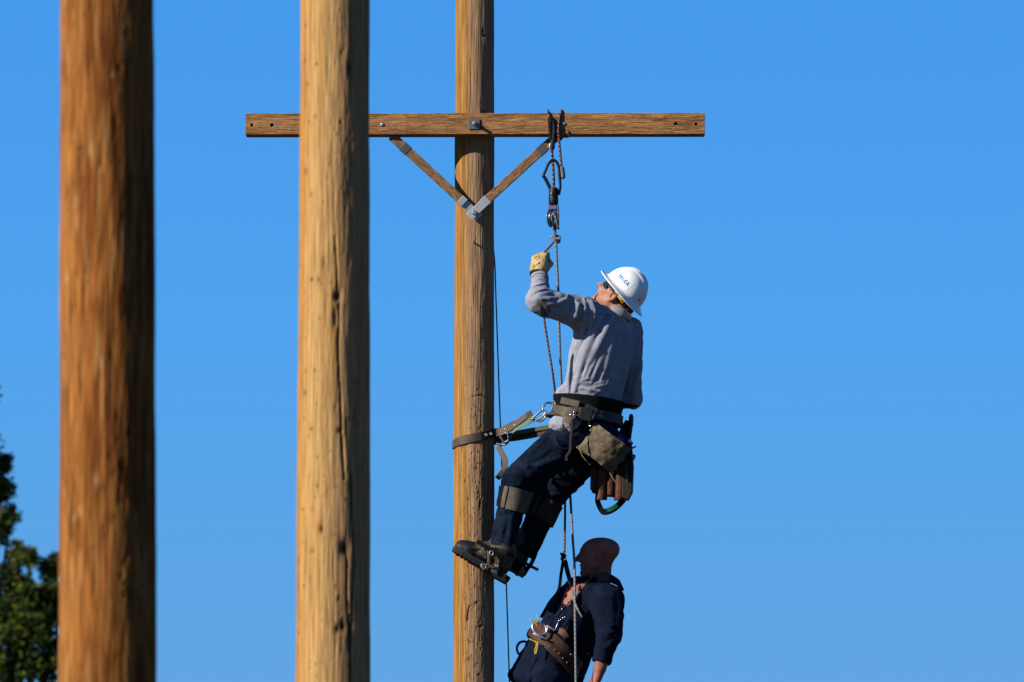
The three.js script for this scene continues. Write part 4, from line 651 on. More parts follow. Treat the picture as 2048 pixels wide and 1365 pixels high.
// --- boots
function boot(heel, fwd, up, side, cuffTo, parent, mirror) {      // heel: under the back of the heel; lengths in metres
  const F = frame(heel, fwd, up), k = 0.00264 * 1.0, B = (a, b, c) => F.at(a * k, b * k, c * k);
  const prim = [[cap(B(111, 16, 0), B(96, 17, 0), 0.037, 0.043), 0.03], [cap(B(96, 17, 0), B(64, 28, 0), 0.043, 0.047), 0.03], [cap(B(62, 34, 0), B(38, 52, 0), 0.050, 0.053), 0.03], [cap(B(22, 22, 0), B(30, 50, 0), 0.044, 0.05), 0.03]];
  const shaft = cap(B(34, 50, 0), cuffTo, 0.054, 0.054);
  const f = (x, y, z) => { let d = 1; const [a, b, c] = F.to(x, y, z); for (const [p, e] of prim) d = smin(d, p(x, y, z), e); d = smin(d, shaft(x, y, z), 0.03); d = smax(d, -(b - 0.016), 0.006); return d - 0.0018 * noise(x * 50, y * 50, z * 50); };
  const [lo, hi] = boxOf([B(0, 0, 0), B(125, 10, 0), cuffTo, B(30, 60, 0)], 0.075);
  const isToe = (a, b) => sstep(0.248, 0.256, a + 0.15 * b) + sstep(0.046, 0.040, b - 0.02 * a) * sstep(0.04, 0.06, a);
  const m = part(parent, 'boot', net(f, lo, hi, 0.0042, (x, y, z) => { const [a, b] = F.to(x, y, z), n = 1 + 0.25 * noise(x * 60, y * 60, z * 60) + 0.2 * noise(x * 160, y * 160, z * 160), t = clamp(isToe(a, b), 0, 1); return [lerp(0.044 * n, 0.006, t), lerp(0.032 * n, 0.008, t), lerp(0.023 * n, 0.012, t)]; }), vmat(0.55), mirror ? 'dark work boot behind the pole' : 'worn brown work boot with black rubber toe');
  // sole with lugs
  const out = [[0, 0.55], [0.06, 0.95], [0.18, 1.02], [0.36, 0.92], [0.5, 0.88], [0.68, 1.02], [0.84, 1.02], [0.94, 0.74], [1, 0.32]], sh = new THREE.Shape(), Ls = 0.332, w = 0.047;
  out.forEach(([t, q], i) => i ? sh.lineTo(t * Ls - 0.006, q * w) : sh.moveTo(t * Ls - 0.006, q * w)); [...out].reverse().forEach(([t, q]) => sh.lineTo(t * Ls - 0.006, -q * w)); sh.closePath();
  const sole = part(m, 'sole', F.put(new THREE.ExtrudeGeometry(sh, { depth: 0.016, bevelEnabled: true, bevelSize: 0.003, bevelThickness: 0.003, bevelSegments: 2 }).rotateX(-Math.PI / 2).translate(0, 0.001, 0)), mat(0.016, 0.016, 0.018, 0.8));
  const welt = part(m, 'welt', F.put(new THREE.ExtrudeGeometry(sh, { depth: 0.003, bevelEnabled: true, bevelSize: 0.005, bevelThickness: 0.0015, bevelSegments: 1 }).rotateX(-Math.PI / 2).translate(0, 0.0205, 0)), mat(0.045, 0.036, 0.028, 0.8));
  const lug = new RoundedBoxGeometry(0.015, 0.008, 0.088, 1, 0.002);
  for (let i = 0; i < 13; i++) if (i !== 4 && i !== 5) part(sole, 'lug', F.put(lug.clone().translate(0.012 + i * 0.0235, -0.003, 0)), mat(0.012, 0.012, 0.013, 0.85));
  part(sole, 'heel_block', F.put(new RoundedBoxGeometry(0.085, 0.018, 0.092, 2, 0.004).translate(0.040, -0.007, 0)), mat(0.012, 0.012, 0.013, 0.85));
  return { F, f, m, B, k };
}
const lfwd = P(903, 1102, 0.175).sub(P(1013, 1163, 0.175)), bootL = boot(P(1013, 1163, 0.175), lfwd, V(0.5, 0.87, 0), 1, P(1003, 1078, 0.175), man, false);
const bootR = boot(P(1048, 1150, -0.18), P(938, 1092, -0.18).sub(P(1048, 1150, -0.18)), V(0.5, 0.87, 0), -1, P(1053, 1072, -0.178), man, true);
// ---------------------------------------------------------------- what the lineman wears and carries
const outer = (x, y, z) => Math.min(shirt(x, y, z), jeans(x, y, z));
const leather = worn(0.046, 0.033, 0.025, 0.6), leatherDark = worn(0.012, 0.009, 0.007, 0.6), greyPad = worn(0.078, 0.070, 0.056, 0.9, 0.25), brass = mat(0.42, 0.30, 0.12, 0.35, 0.9), chrome = mat(0.62, 0.63, 0.65, 0.22, 1), ironGrey = mat(0.20, 0.21, 0.22, 0.45, 0.8), canvas = worn(0.088, 0.070, 0.048, 0.95, 0.42), olive = mat(0.075, 0.085, 0.055, 0.8);
const rivets = (parent, list, m = chrome, r = 0.0045, f = outer) => list.forEach(([u, v]) => part(parent, 'rivet', new THREE.SphereGeometry(r, 10, 6).translate(...onto(f, u, v, 0.001).toArray()), m));
const beltC = P(1180, 825, 0.08), beltAx = V(0.10, 1, 0.03);
const belt = thing('tool_belt', 'wide black and brown lineman tool belt round the waist over the grey shirt', 'tool belt', P(1180, 835, 0.08));
const backPad = part(belt, 'back_pad', wrap(outer, beltC.clone().add(V(0, 0.022, 0)), beltAx, V(0, 0, 1), 0.098, 0.014, { R: 0.42, n: 96, slack: 6 }), blackMatte);
const padF = (() => { const g = (x, y, z) => outer(x, y, z) - 0.016; return g; })();
const lbelt = part(belt, 'leather_belt', wrap(padF, beltC.clone().add(V(0, -0.028, 0)), beltAx, V(0, 0, 1), 0.052, 0.007, { R: 0.42, n: 96, slack: 6 }), leather);
const beltF = (x, y, z) => outer(x, y, z) - 0.026;
{
  const patch = (name, u0, v0, u1, v1, h, m, th = 0.006, parent = belt, lift = 0.003) => { const pts = []; for (let i = 0; i <= 10; i++) pts.push(onto(beltF, lerp(u0, u1, i / 10), lerp(v0, v1, i / 10), -lift)); return part(parent, name, ribbon(pts, beltAx, px(h), th, 20), m); };
  patch('webbing_patch', 1122, 801, 1158, 809, 13, greyPad);
  patch('tongue', 1106, 819, 1152, 828, 20, mat(0.062, 0.045, 0.034, 0.5), 0.007, belt, 0.006);
  patch('lower_flap', 1126, 838, 1152, 846, 13, mat(0.11, 0.085, 0.055, 0.8));
  patch('side_flap', 1172, 813, 1210, 832, 12, mat(0.045, 0.042, 0.036, 0.85), 0.006, belt, 0.008);
  const bx = onto(beltF, 1172, 830, -0.030), box = part(belt, 'black_pouch', slab(frame(bx, V(0.95, -0.22, 0.1), V(0.2, 1, 0)), 0.0, 0, 0, 0.072, 0.070, 0.040, 0.006), black);
  for (const [u, v] of [[1150, 818], [1148.5, 825]]) part(box, 'rivet', ball(onto(beltF, u, v, -0.012), 0.0055), chrome);
  // D ring at the left hip with its square keeper
  const d0 = onto(beltF, 1108, 819, -0.004), ringN = V(0.25, 0.25, 0.93);
  part(belt, 'keeper', mergeGeometries([along(P(1107, 803, d0.z + 0.012), P(1102, 828, d0.z + 0.012), 0.0042), along(P(1107, 803, d0.z + 0.012), P(1118, 802.5, d0.z), 0.0038), along(P(1102, 828, d0.z + 0.012), P(1115, 824, d0.z), 0.0038), along(P(1109, 822, d0.z + 0.014), P(1108, 829, d0.z + 0.014), 0.004)]), chrome);
  part(belt, 'd_ring', torus(P(1097, 818, d0.z + 0.012), ringN, px(11), 0.0052, 1.25, V(0.35, 1, 0)), ironGrey);
  part(belt, 'ring_link', tube([P(1086, 828, d0.z + 0.01), P(1091, 833, d0.z + 0.02), P(1101, 831, d0.z + 0.02), P(1110, 827, d0.z + 0.015), P(1104, 822, d0.z + 0.01)], 0.004, { seg: 30 }), ironGrey);
  // hanging lace
  const lz = onto(beltF, 1144, 832, -0.016).z;
  part(belt, 'lace', ribbon([P(1144, 832, lz), P(1143, 850, lz + 0.01), P(1141, 880, lz + 0.03), P(1140, 902, lz + 0.03), P(1133, 913, lz + 0.03), P(1133, 922, lz + 0.03)], V(1, 0, 0.2), px(5), 0.003, 30), leatherDark);
  part(belt, 'snap', mergeGeometries([torus(P(1144, 830, lz + 0.004), V(0.2, 0.2, 1), 0.010, 0.0028), along(P(1143, 833, lz), P(1146, 839, lz), 0.006)]), chrome);
  const hz = onto(beltF, 1187, 838, -0.02).z;
  part(belt, 'bucket_hook', tube([P(1184, 822, hz), P(1187, 830, hz + 0.01), P(1183, 841, hz + 0.012), P(1178, 846, hz + 0.005), P(1181, 853, hz + 0.012)], 0.0036, { seg: 30 }), chrome);
  // strap tabs and a hammer in its loop at the back
  part(belt, 'rear_tab', slab(frame(P(1250, 862, 0.02), V(0.8, -0.45, 0.2), V(0.3, 0.9, 0)), 0, 0, 0, 0.05, 0.11, 0.03, 0.01), blackMatte);
}
const hammer = thing('hammer', 'black tool handle sticking up from the back of the tool belt', 'hammer', P(1258, 905, 0.05));
part(hammer, 'handle', (() => { const rings = [[1255, 905, 9], [1257, 885, 9], [1260, 862, 9.5], [1262, 845, 10], [1262.5, 834, 9.5], [1262.5, 829, 6]].map(([u, v, w]) => { const c = P(u, v, 0.05); return [...Array(10)].map((_, k) => c.clone().add(V(Math.cos(k * 0.6283) * px(w / 2), 0, Math.sin(k * 0.6283) * px(w / 2) * 1.4))); }); return loft(rings); })(), black);
part(hammer, 'head', slab(frame(P(1254, 912, 0.05), V(1, -0.3, 0.4), V(0.2, 1, 0)), 0, 0, 0, 0.09, 0.03, 0.03, 0.006), darkSteel);
// canvas bucket bag, hung tilted behind the left hip
const bag = thing('canvas_bag', 'tan canvas bolt bag with blue lining hanging tilted from the tool belt', 'bag', P(1192, 925, 0.30));
{
  const C = P(1209, 896, 0.27), AX = V(0.58, 0.80, 0.16), F = frame(C, AX, V(0.76, -0.62, 0.1)), R = 0.112, H = 0.082;   // x: to the mouth
  const squash = (a) => 1 + 0.05 * Math.sin(a * 2 + 0.6), rings = [], seg = 96;
  const at = (t, a, e) => { const lump = 0.010 * noise(Math.cos(a) * 2.2, Math.sin(a) * 2.2, t * 1.6) + 0.008 * noise(Math.cos(a) * 5, Math.sin(a) * 5, t * 3.4); const r = (R + e + lump) * (t < -0.8 ? lerp(0.93, 1, (t + 1) / 0.2) : 1) * (t > 0.55 ? 1.025 : 1); return F.at(t * H + (t < -0.8 ? 0.004 * Math.sin(a * 3) : 0), Math.cos(a) * r * squash(a), Math.sin(a) * r * 0.72); };
  for (let i = 0; i < seg; i++) { const a = i / seg * Math.PI * 2, ring = []; for (const t of [-1, -0.96, -0.9, -0.8, -0.65, -0.5, -0.35, -0.2, -0.05, 0.1, 0.25, 0.4, 0.54, 0.56, 0.68, 0.82, 0.98, 1]) ring.push(at(t, a, t > 0.55 ? 0.003 : 0)); for (const t of [0.98, 0.4, -0.3, -0.93]) ring.push(at(t, a, -0.005)); rings.push(ring); }
  const body = part(bag, 'body', loft(rings, true), canvas), base = [];
  for (let i = 0; i < seg; i++) base.push(at(-0.97, i / seg * Math.PI * 2, -0.002));
  part(bag, 'base', loft([base, base.map((p) => p.clone().addScaledVector(F.x, 0.006))]), canvas);
  const lin = []; for (let i = 0; i < 30; i++) { const a = lerp(-1.1, 3.6, i / 29); lin.push([at(0.6, a, -0.010), at(1.28 + 0.1 * Math.sin(a * 1.3), a, -0.012), at(1.27 + 0.1 * Math.sin(a * 1.3), a, -0.016), at(0.6, a, -0.014)]); }
  part(bag, 'lining', loft(lin), mat(0.006, 0.011, 0.062, 0.8), 'blue lining standing above the rim');
  const sk = mat(0.085, 0.066, 0.044, 0.95); for (const t of [0.47, 0.60]) part(body, 'stitching', tube([...Array(30)].map((_, i) => at(t, i / 30 * Math.PI * 2, 0.001)), 0.0016, { seg: 120, radial: 5, closed: true }), sk);
  for (const a of [-0.5, 2.4]) part(body, 'eyelet', torus(at(0.78, a + Math.PI, 0.004), F.dir(0, Math.cos(a + Math.PI), Math.sin(a + Math.PI)), 0.0075, 0.002), ironGrey);
  part(body, 'eyelet', torus(onto((x, y, z) => { const [a, b, c] = F.to(x, y, z); return Math.max(Math.hypot(b, c / 0.72) * 0.85 - R * 0.85, Math.abs(a) - H); }, 1197.5, 844, -0.006), V(-0.1, -0.1, 1), 0.0075, 0.002), ironGrey);
  part(bag, 'loop', tube([P(1158, 892, 0.31), P(1153, 895, 0.31), P(1158, 898, 0.32), P(1166, 914, 0.33), P(1180, 930, 0.33)], 0.0022, { seg: 24 }), mat(0.16, 0.13, 0.09, 0.9));
  part(bag, 'tie', tube([P(1218, 942, 0.27), P(1223, 952, 0.28), P(1228, 960, 0.28), P(1234, 967, 0.28)], 0.0024, { seg: 20 }), mat(0.17, 0.13, 0.085, 0.9));
  part(bag, 'rope_end', along(P(1262, 898, 0.2), P(1273, 893, 0.2), 0.006, 0.003), blackMatte);
}
// red-brown leather tool holster with pockets
const holster = thing('tool_holster', 'red-brown leather tool holster with pockets below the canvas bag', 'holster', P(1222, 1000, 0.12));
{
  const tan = worn(0.048, 0.014, 0.005, 0.6, 0.9), z = 0.13, F = frame(P(1226, 948, z), V(1, -0.06, 0.12), V(0.02, 1, 0));
  const panel = (pts, depth, zz, m, name) => { const sh = new THREE.Shape(); pts.forEach(([u, v], i) => { const p = P(u, v, z), q = F.to(p.x, p.y, p.z); i ? sh.lineTo(q[0], q[1]) : sh.moveTo(q[0], q[1]); }); sh.closePath(); return part(holster, name, F.put(new THREE.ExtrudeGeometry(sh, { depth, bevelEnabled: true, bevelSize: 0.004, bevelThickness: 0.004, bevelSegments: 2 }).translate(0, 0, zz)), m); };
  panel([[1181, 900], [1262, 890], [1266, 935], [1264, 985], [1256, 1000], [1242, 994], [1200, 990], [1184, 983]], 0.02, -0.03, leatherDark, 'back_panel');
  panel([[1248, 905], [1265, 905], [1267, 940], [1264, 985], [1258, 1000], [1247, 996]], 0.012, 0.014, leatherDark, 'side_panel');
  [[1190, 964, 9, 21], [1204, 974, 12, 31], [1222, 969, 11, 27], [1240, 975, 12, 31]].forEach(([u, v, w, h], i) => {
    const rings = []; for (let k = 0; k <= 8; k++) { const t = k / 8, c = P(u + (t - 0.5) * -2, v + (t - 0.5) * h * 2 - 4, z), r = px(w) * (0.92 + 0.1 * Math.sin(t * 3)); rings.push([...Array(12)].map((_, q) => { const a = q / 12 * Math.PI * 2; return c.clone().add(V(Math.cos(a) * r, 0, 0.002 + Math.max(-0.1, Math.sin(a)) * r * 1.1)); })); }
    part(holster, 'pocket', loft(rings), tan);
  });
  part(holster, 'pocket_tip', slab(frame(P(1253, 996, z + 0.01), V(1, -0.05, 0), V(0, 1, 0)), 0, 0, 0, 0.034, 0.028, 0.03, 0.006), mat(0.13, 0.055, 0.022, 0.6));
  for (const [u, v] of [[1202, 945], [1208, 945], [1226, 945], [1233, 940], [1252, 931], [1258, 931], [1252, 939], [1258, 939], [1220, 945]]) part(holster, 'rivet', ball(P(u, v, z + 0.036), 0.0042), ironGrey);
  part(holster, 'swivel_clip', mergeGeometries([torus(P(1256, 951, z + 0.034), V(0.3, 0, 1), 0.011, 0.003), torus(P(1256, 960, z + 0.036), V(0.9, 0, 0.4), 0.010, 0.003, 1.4), along(P(1257, 962, z + 0.034), P(1257, 976, z + 0.034), 0.005, 0.003)]), ironGrey);
}
const loop = thing('strap_loop', 'black and green webbing loop hanging under the leather tool holster', 'strap', P(1222, 1028, 0.12));
part(loop, 'webbing', ribbon([P(1196, 988, 0.11), P(1195, 1000, 0.11), P(1199, 1013, 0.115), P(1206, 1024, 0.12), P(1214, 1024, 0.13), P(1228, 1018, 0.14), P(1242, 1006, 0.14), P(1252, 994, 0.13)], [V(0.7, 0, 0.7), V(0.7, 0.2, 0.6), V(0.6, 0.4, 0.6), V(0.1, 0.95, 0.3), V(-0.2, 0.9, 0.4), V(-0.4, 0.8, 0.4), V(-0.5, 0.7, 0.4)], px(13), 0.003, 40), blackMatte);
part(loop, 'green_stripe', ribbon([P(1214, 1022, 0.137), P(1224, 1019, 0.145), P(1235, 1012, 0.148)], V(-0.3, 0.9, 0.3), px(7), 0.003, 14), mat(0.012, 0.10, 0.055, 0.8));

// ---------------------------------------------------------------- positioning strap round the pole
{
  const st = thing('positioning_strap', 'brown leather positioning strap wrapped round the pole and clipped to the belt', 'strap', P(948, 890, 0));
  const yv = (v, z) => P(948, v, z).y, pts = [];
  const wrapPt = (deg, v) => { const t = deg * Math.PI / 180, zz = Math.cos(t) * 0.11; return pole3.at(t, yv(v, zz), 0.005); };
  const near = [P(1052, 838, 0.20), P(1030, 850, 0.17), P(1006, 862, 0.13)], list = [[70, 866.5], [50, 868], [25, 872], [0, 876], [-25, 880], [-50, 884.5], [-75, 889], [-100, 891], [-130, 892], [-160, 891], [-190, 889], [-220, 886], [-250, 882]];
  list.forEach(([d, v]) => pts.push(wrapPt(d, v)));
  const far = [P(1003, 877, -0.09), P(1030, 874, -0.09), P(1075, 866, -0.06), P(1115, 856, -0.04)];
  const main = part(st, 'strap', ribbon([...near.slice(1), ...pts, ...far], V(0.05, 1, 0), px(17.5), 0.006, 150), leather);
  part(st, 'strap_end', ribbon([P(998, 866, 0.128), P(1018, 857, 0.157), P(1036, 845, 0.187), P(1052, 833, 0.208), P(1064, 826, 0.215)], V(0.35, 0.9, 0), (t) => px(lerp(17, 12, t)), 0.006, 30), mat(0.052, 0.033, 0.022, 0.6));
  part(st, 'green_webbing', ribbon([P(1024, 866, 0.175), P(1040, 853, 0.195), P(1058, 842, 0.215), P(1070, 835, 0.22)], V(0.35, 0.9, 0), (t) => px(lerp(5, 13, Math.min(1, t * 1.6))), 0.004, 24), mat(0.085, 0.12, 0.085, 0.7));
  part(st, 'far_webbing', ribbon([P(1028, 867, -0.06), P(1050, 863, -0.06), P(1100, 854, -0.04)], V(0.1, 1, 0), px(9), 0.003, 20), olive);
  for (const [u, v, zz] of [[1011.5, 859, 0.158], [1013, 866.5, 0.158], [1030, 851, 0.188], [982, 868, 0.118], [972, 870, 0.125]]) part(main, 'rivet', torus(P(u, v, zz), V(-0.2, 0, 1), 0.0052, 0.0024), u > 1000 ? brass : ironGrey);
  part(st, 'adjuster', mergeGeometries([tube([P(1002, 876, 0.13), P(1010, 885, 0.13), P(1018, 880, 0.14), P(1022, 872, 0.14)], 0.008, { seg: 24 }), tube([P(994, 888, 0.10), P(1004, 890, 0.11), P(1012, 889, 0.12), P(1019, 880, 0.135)], 0.0055, { seg: 20 }), along(P(1016, 868, 0.15), P(1017, 880, 0.15), 0.005)]), darkSteel);
  part(st, 'tail', ribbon([P(996, 893, 0.09), P(1003, 906, 0.10), P(1010, 922, 0.11), P(1009, 938, 0.11), P(1001, 950, 0.10), P(994, 958, 0.09)], [V(0.7, 0.2, 0.5), V(0.8, 0, 0.5), V(0.95, 0.2, 0.3), V(0.9, 0.4, 0.2), V(0.8, 0.5, 0.2)], px(12), 0.004, 40), mat(0.075, 0.058, 0.042, 0.7));
  // snap hook to the D ring
  part(st, 'snap_hook', mergeGeometries([tube([P(1064, 838, 0.222), P(1074, 829, 0.226), P(1084, 822, 0.228), P(1091, 823, 0.23), P(1090, 829, 0.23), P(1080, 838, 0.228), P(1072, 842, 0.225)], 0.0055, { seg: 40 }), tube([P(1070, 838, 0.225), P(1077, 843, 0.225), P(1086, 841, 0.228), P(1091, 833, 0.23)], 0.005, { seg: 24 }), ball(P(1066, 838, 0.222), 0.009)]), ironGrey);
  part(st, 'gate_latch', slab(frame(P(1085, 838, 0.229), V(0.7, 0.7, 0), V(-0.7, 0.7, 0)), 0, 0, 0, 0.022, 0.009, 0.009, 0.002), brass);
}
// ---------------------------------------------------------------- climbing irons: pad, shank, straps, spur
const kneePadF = (x, y, z) => jeans(x, y, z);
function climber(pad, axis, ank, label, zside, left) {
  const g = thing('climbing_iron', label, 'climbing iron', ank, 'climbing irons strapped to the legs');
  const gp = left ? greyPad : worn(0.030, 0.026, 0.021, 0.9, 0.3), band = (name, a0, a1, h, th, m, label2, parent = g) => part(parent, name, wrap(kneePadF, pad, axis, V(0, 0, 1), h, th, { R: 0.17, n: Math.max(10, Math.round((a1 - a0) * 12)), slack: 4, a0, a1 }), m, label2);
  const p = band('calf_pad', -1.7, 0.36, 0.118, 0.014, gp, left ? 'grey padded cuff below the knee' : 'dark padded cuff below the knee');
  band('pad_edge', 0.46, 0.74, 0.112, 0.013, gp, undefined, p);
  band('pad_strap', 0.80, 2 * Math.PI - 1.75, 0.106, 0.011, blackMatte);
  return g;
}
const irons = [climber(P(1027, 1000, 0.20), J.lkn.clone().sub(J.lan), P(1001, 1150, 0.17), 'steel climbing iron on the near leg, grey pad below the knee', 1, true), climber(P(1091, 1026, -0.19), J.rkn.clone().sub(J.ran), P(1055, 1145, -0.16), 'steel climbing iron on the far leg, dark pad in shade', -1, false)];
{
  const g = irons[0], bf = bootL.f, F = bootL.F;
  part(g, 'shank', ribbon([P(1034, 1035, 0.15), P(1026, 1080, 0.105), P(1012, 1128, 0.10), P(1000, 1150, 0.115)], V(1, 0.2, 0), 0.022, 0.007, 24), ironGrey);
  part(g, 'stirrup', ribbon([P(1006, 1140, 0.105), P(1001, 1156, 0.118), P(994, 1156, 0.175), P(990, 1147, 0.232), P(987, 1132, 0.238)], F.x, 0.030, 0.006, 30), darkSteel);
  part(g, 'spur', along(P(1003, 1146, 0.10), P(979, 1166, 0.035), 0.009, 0.002), steel);
  const strap = (pts, w, m, name, th = 0.004) => part(g, name, ribbon(pts.map(([u, v, e = -0.004]) => onto(bf, u, v, e)), V(0.1, 0.9, 0.2), px(w), th, 24), m);
  part(g, 'ankle_strap', wrap(bf, F.at(0.090, 0.118, 0), V(0.25, 0.9, 0), V(0, 0, 1), 0.024, 0.005, { R: 0.13, n: 50 }), leatherDark);
  part(g, 'loose_end', ribbon([P(954, 1083, 0.25), P(970, 1093, 0.255), P(986, 1104, 0.255), P(1004, 1113, 0.25)], V(0.45, 0.85, 0), px(8.5), 0.004, 20), blackMatte);
  part(g, 'buckle_leather', ribbon([P(979, 1094, 0.245), P(980, 1106, 0.25), P(979, 1126, 0.246)], V(1, 0, 0), px(10), 0.005, 16), mat(0.10, 0.078, 0.055, 0.7));
  part(g, 'buckle_leather', ribbon([P(974, 1128, 0.246), P(985, 1132, 0.248), P(998, 1132, 0.244)], V(0, 1, 0), px(11), 0.006, 16), leather);
  part(g, 'keeper_strap', ribbon([P(982, 1096, 0.252), P(981, 1112, 0.255), P(981, 1130, 0.252)], V(1, 0, 0), px(4.5), 0.004, 16), blackMatte);
  part(g, 'buckle', mergeGeometries([torus(P(967, 1134, 0.243), V(0, 0, 1), 0.011, 0.0032, 1.3, V(-0.5, 1, 0)), torus(P(983, 1107, 0.257), V(0, 0, 1), 0.009, 0.0028, 1.3)]), ironGrey);
  for (const [u, v] of [[976, 1093], [984, 1093], [988, 1095], [966, 1098], [961, 1105], [983, 1109], [972, 1116], [973, 1130], [966, 1135]]) part(g, 'stud', ball(P(u, v, 0.252), 0.0032, 8), steel);
  part(g, 'rivet', torus(P(994, 1132, 0.249), V(0, 0, 1), 0.0062, 0.002), steel);
  const h = irons[1];
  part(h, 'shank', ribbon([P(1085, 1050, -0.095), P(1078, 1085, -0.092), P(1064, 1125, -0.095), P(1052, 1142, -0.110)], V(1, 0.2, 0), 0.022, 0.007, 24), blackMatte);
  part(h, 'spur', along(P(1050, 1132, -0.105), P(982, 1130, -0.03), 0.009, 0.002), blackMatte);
  part(h, 'stirrup', ribbon([P(1052, 1132, -0.110), P(1040, 1150, -0.120), P(1036, 1151, -0.16), P(1036, 1140, -0.22)], V(1, 0, 0), 0.03, 0.006, 24), darkSteel);
  part(h, 'loose_end', ribbon([P(1040, 1121, -0.07), P(1052, 1128, -0.06), P(1065, 1135, -0.05), P(1077, 1141, -0.05)], V(0.4, 0.9, 0), px(6), 0.004, 18), blackMatte);
}
// laces on the near boot
for (const [a, b] of [[[938, 1099], [950, 1103]], [[943, 1097], [955, 1101]], [[950, 1100], [960, 1099]]]) part(bootL.m, 'lace', tube([onto(bootL.f, ...a), onto(bootL.f, (a[0] + b[0]) / 2, (a[1] + b[1]) / 2 - 1, -0.003), onto(bootL.f, ...b)], 0.003, { seg: 10, radial: 6 }), blackMatte);

// ---------------------------------------------------------------- rigging on the crossarm
const ropeTex = (base, flecks, n = 64) => dataTex(64, 32, (i, j) => { const q = (i / 64 * 2 + j / 32) % 1, w = (i / 64 * 2 - j / 32 + 4) % 1; let c = base; if (q < 0.26) c = flecks[0]; else if (flecks[1] && w < 0.20) c = flecks[1]; const s = 0.78 + 0.3 * Math.abs(Math.sin((i / 64 * 8 + j / 32 * 4) * Math.PI)); return c.map((x) => x * s); });
const ropeMat = (t) => new THREE.MeshPhysicalMaterial({ map: t, color: rgb(K, K, K), specularIntensity: 0.1, roughness: 0.85 });
const darkRope = ropeMat(ropeTex([0.028, 0.022, 0.026], [[0.22, 0.05, 0.035], [0.17, 0.16, 0.16]])), haulRope = ropeMat(ropeTex([0.062, 0.15, 0.165], [[0.27, 0.055, 0.045], [0.20, 0.21, 0.21]]));
const fz = armC.z, zr = fz + 0.022;
{
  const sl = thing('rope_sling', 'dark braided rope sling lashed over the right half of the crossarm', 'rope sling', P(1108, 262, fz));
  const bz = fz - ARM_D - 0.012, T = P(1108, 228, fz).y + 0.012;
  const top = (u, z) => V(P(u, 228, fz).x, armC.y + ARM_H / 2 + 0.011, z), bot = (u, z) => V(P(u, 270, fz).x, armC.y - ARM_H / 2 - 0.011, z);
  part(sl, 'turn', tube([P(1101, 262, zr - 0.008), P(1098, 240, fz + 0.011), top(1096, fz + 0.004), top(1098, fz - 0.05), top(1100, bz + 0.002), V(P(1104, 0, fz).x, armC.y, bz), bot(1110, bz), bot(1112, fz - 0.03), bot(1113, fz + 0.004), P(1110, 262, zr - 0.006), P(1102, 242, fz + 0.014), top(1096.5, fz + 0.006)], 0.0066, { seg: 130 }), darkRope);
  part(sl, 'turn', tube([top(1096, fz + 0.008), P(1101, 240, zr - 0.004), P(1110, 256, zr), P(1117, 270, zr), P(1121, 279, zr - 0.01), bot(1126, fz - 0.01), bot(1136, fz - 0.01), P(1138, 270, fz + 0.014), P(1135, 262, fz + 0.012)], 0.0066, { seg: 90 }), darkRope);
  part(sl, 'tail', tube([bot(1116, bz + 0.02), V(P(1122, 0, fz).x, armC.y, bz - 0.002), top(1127, bz), top(1126, fz - 0.04), top(1123, fz + 0.006), P(1119, 236, zr - 0.006), P(1117, 258, zr), P(1118.5, 285, zr), P(1121, 312, zr), P(1123.5, 336, zr)], 0.0068, { seg: 110 }), darkRope);
  part(sl, 'sleeved_end', tube([P(1123.6, 337, zr), P(1125.5, 347, zr), P(1126, 354, zr)], 0.0135, { seg: 14, radial: 12 }), mat(0.10, 0.095, 0.105, 0.6));
  const coil = []; for (let i = 0; i <= 150; i++) { const t = i / 150, a = t * 26 * Math.PI, c = P(lerp(1100, 1102.5, t), lerp(236, 280, t), zr + 0.002); coil.push(c.add(V(Math.cos(a) * 0.010, 0, Math.sin(a) * 0.010))); }
  part(sl, 'whipping', tube(coil, 0.0034, { seg: 420, radial: 6 }), black);
  part(sl, 'splice', tube([P(1106, 240, zr - 0.004), P(1108, 262, zr), P(1106, 282, zr + 0.002), P(1104, 296, zr + 0.002)], 0.013, { seg: 20, radial: 10 }), mat(0.010, 0.012, 0.020, 0.7));
  part(sl, 'thimble', torus(P(1104, 293, zr + 0.004), V(0.2, 0, 1), px(4.6), 0.0045, 1.45), steel);
  part(sl, 'eye', tube([P(1103.5, 298, zr), P(1105, 318, zr), P(1106.5, 338, zr + 0.004), P(1107.5, 362, zr), P(1107, 384, zr)], 0.0072, { seg: 30 }), darkRope);
}
{
  const hk = thing('swivel_hook', 'black snap hook with swivel hanging from the rope sling', 'hook', P(1107, 412, zr));
  const z = zr + 0.004;
  part(hk, 'hook', tube([P(1118, 388, z), P(1120.5, 372, z), P(1119, 352, z), P(1117, 332, z), P(1111, 322, z), P(1104, 321, z), P(1097, 328, z), P(1090, 344, z), P(1086.5, 350, z)], 0.0078, { seg: 60, radial: 10 }), black);
  part(hk, 'gate', tube([P(1086, 351, z), P(1092, 360, z), P(1098, 372, z), P(1104, 384, z)], 0.0095, { seg: 24, radial: 10 }), black);
  part(hk, 'hinge', mergeGeometries([ball(P(1086.3, 351, z + 0.002), 0.009), ball(P(1116, 381, z + 0.004), 0.007)]), darkSteel);
  const rings = [[376, 8], [384, 9.5], [390, 9], [396, 9.6], [405, 9.8], [410, 8.6], [412.5, 6]].map(([v, r]) => { const c = P(1107, v, z); return [...Array(16)].map((_, k) => c.clone().add(V(Math.cos(k * Math.PI / 8) * px(r), 0, Math.sin(k * Math.PI / 8) * px(r)))); });
  part(hk, 'swivel_body', loft(rings), black);
  part(hk, 'pin', ball(P(1103.5, 388, z + px(9)), 0.0062), chrome);
}
const knotZ = zr + 0.004;
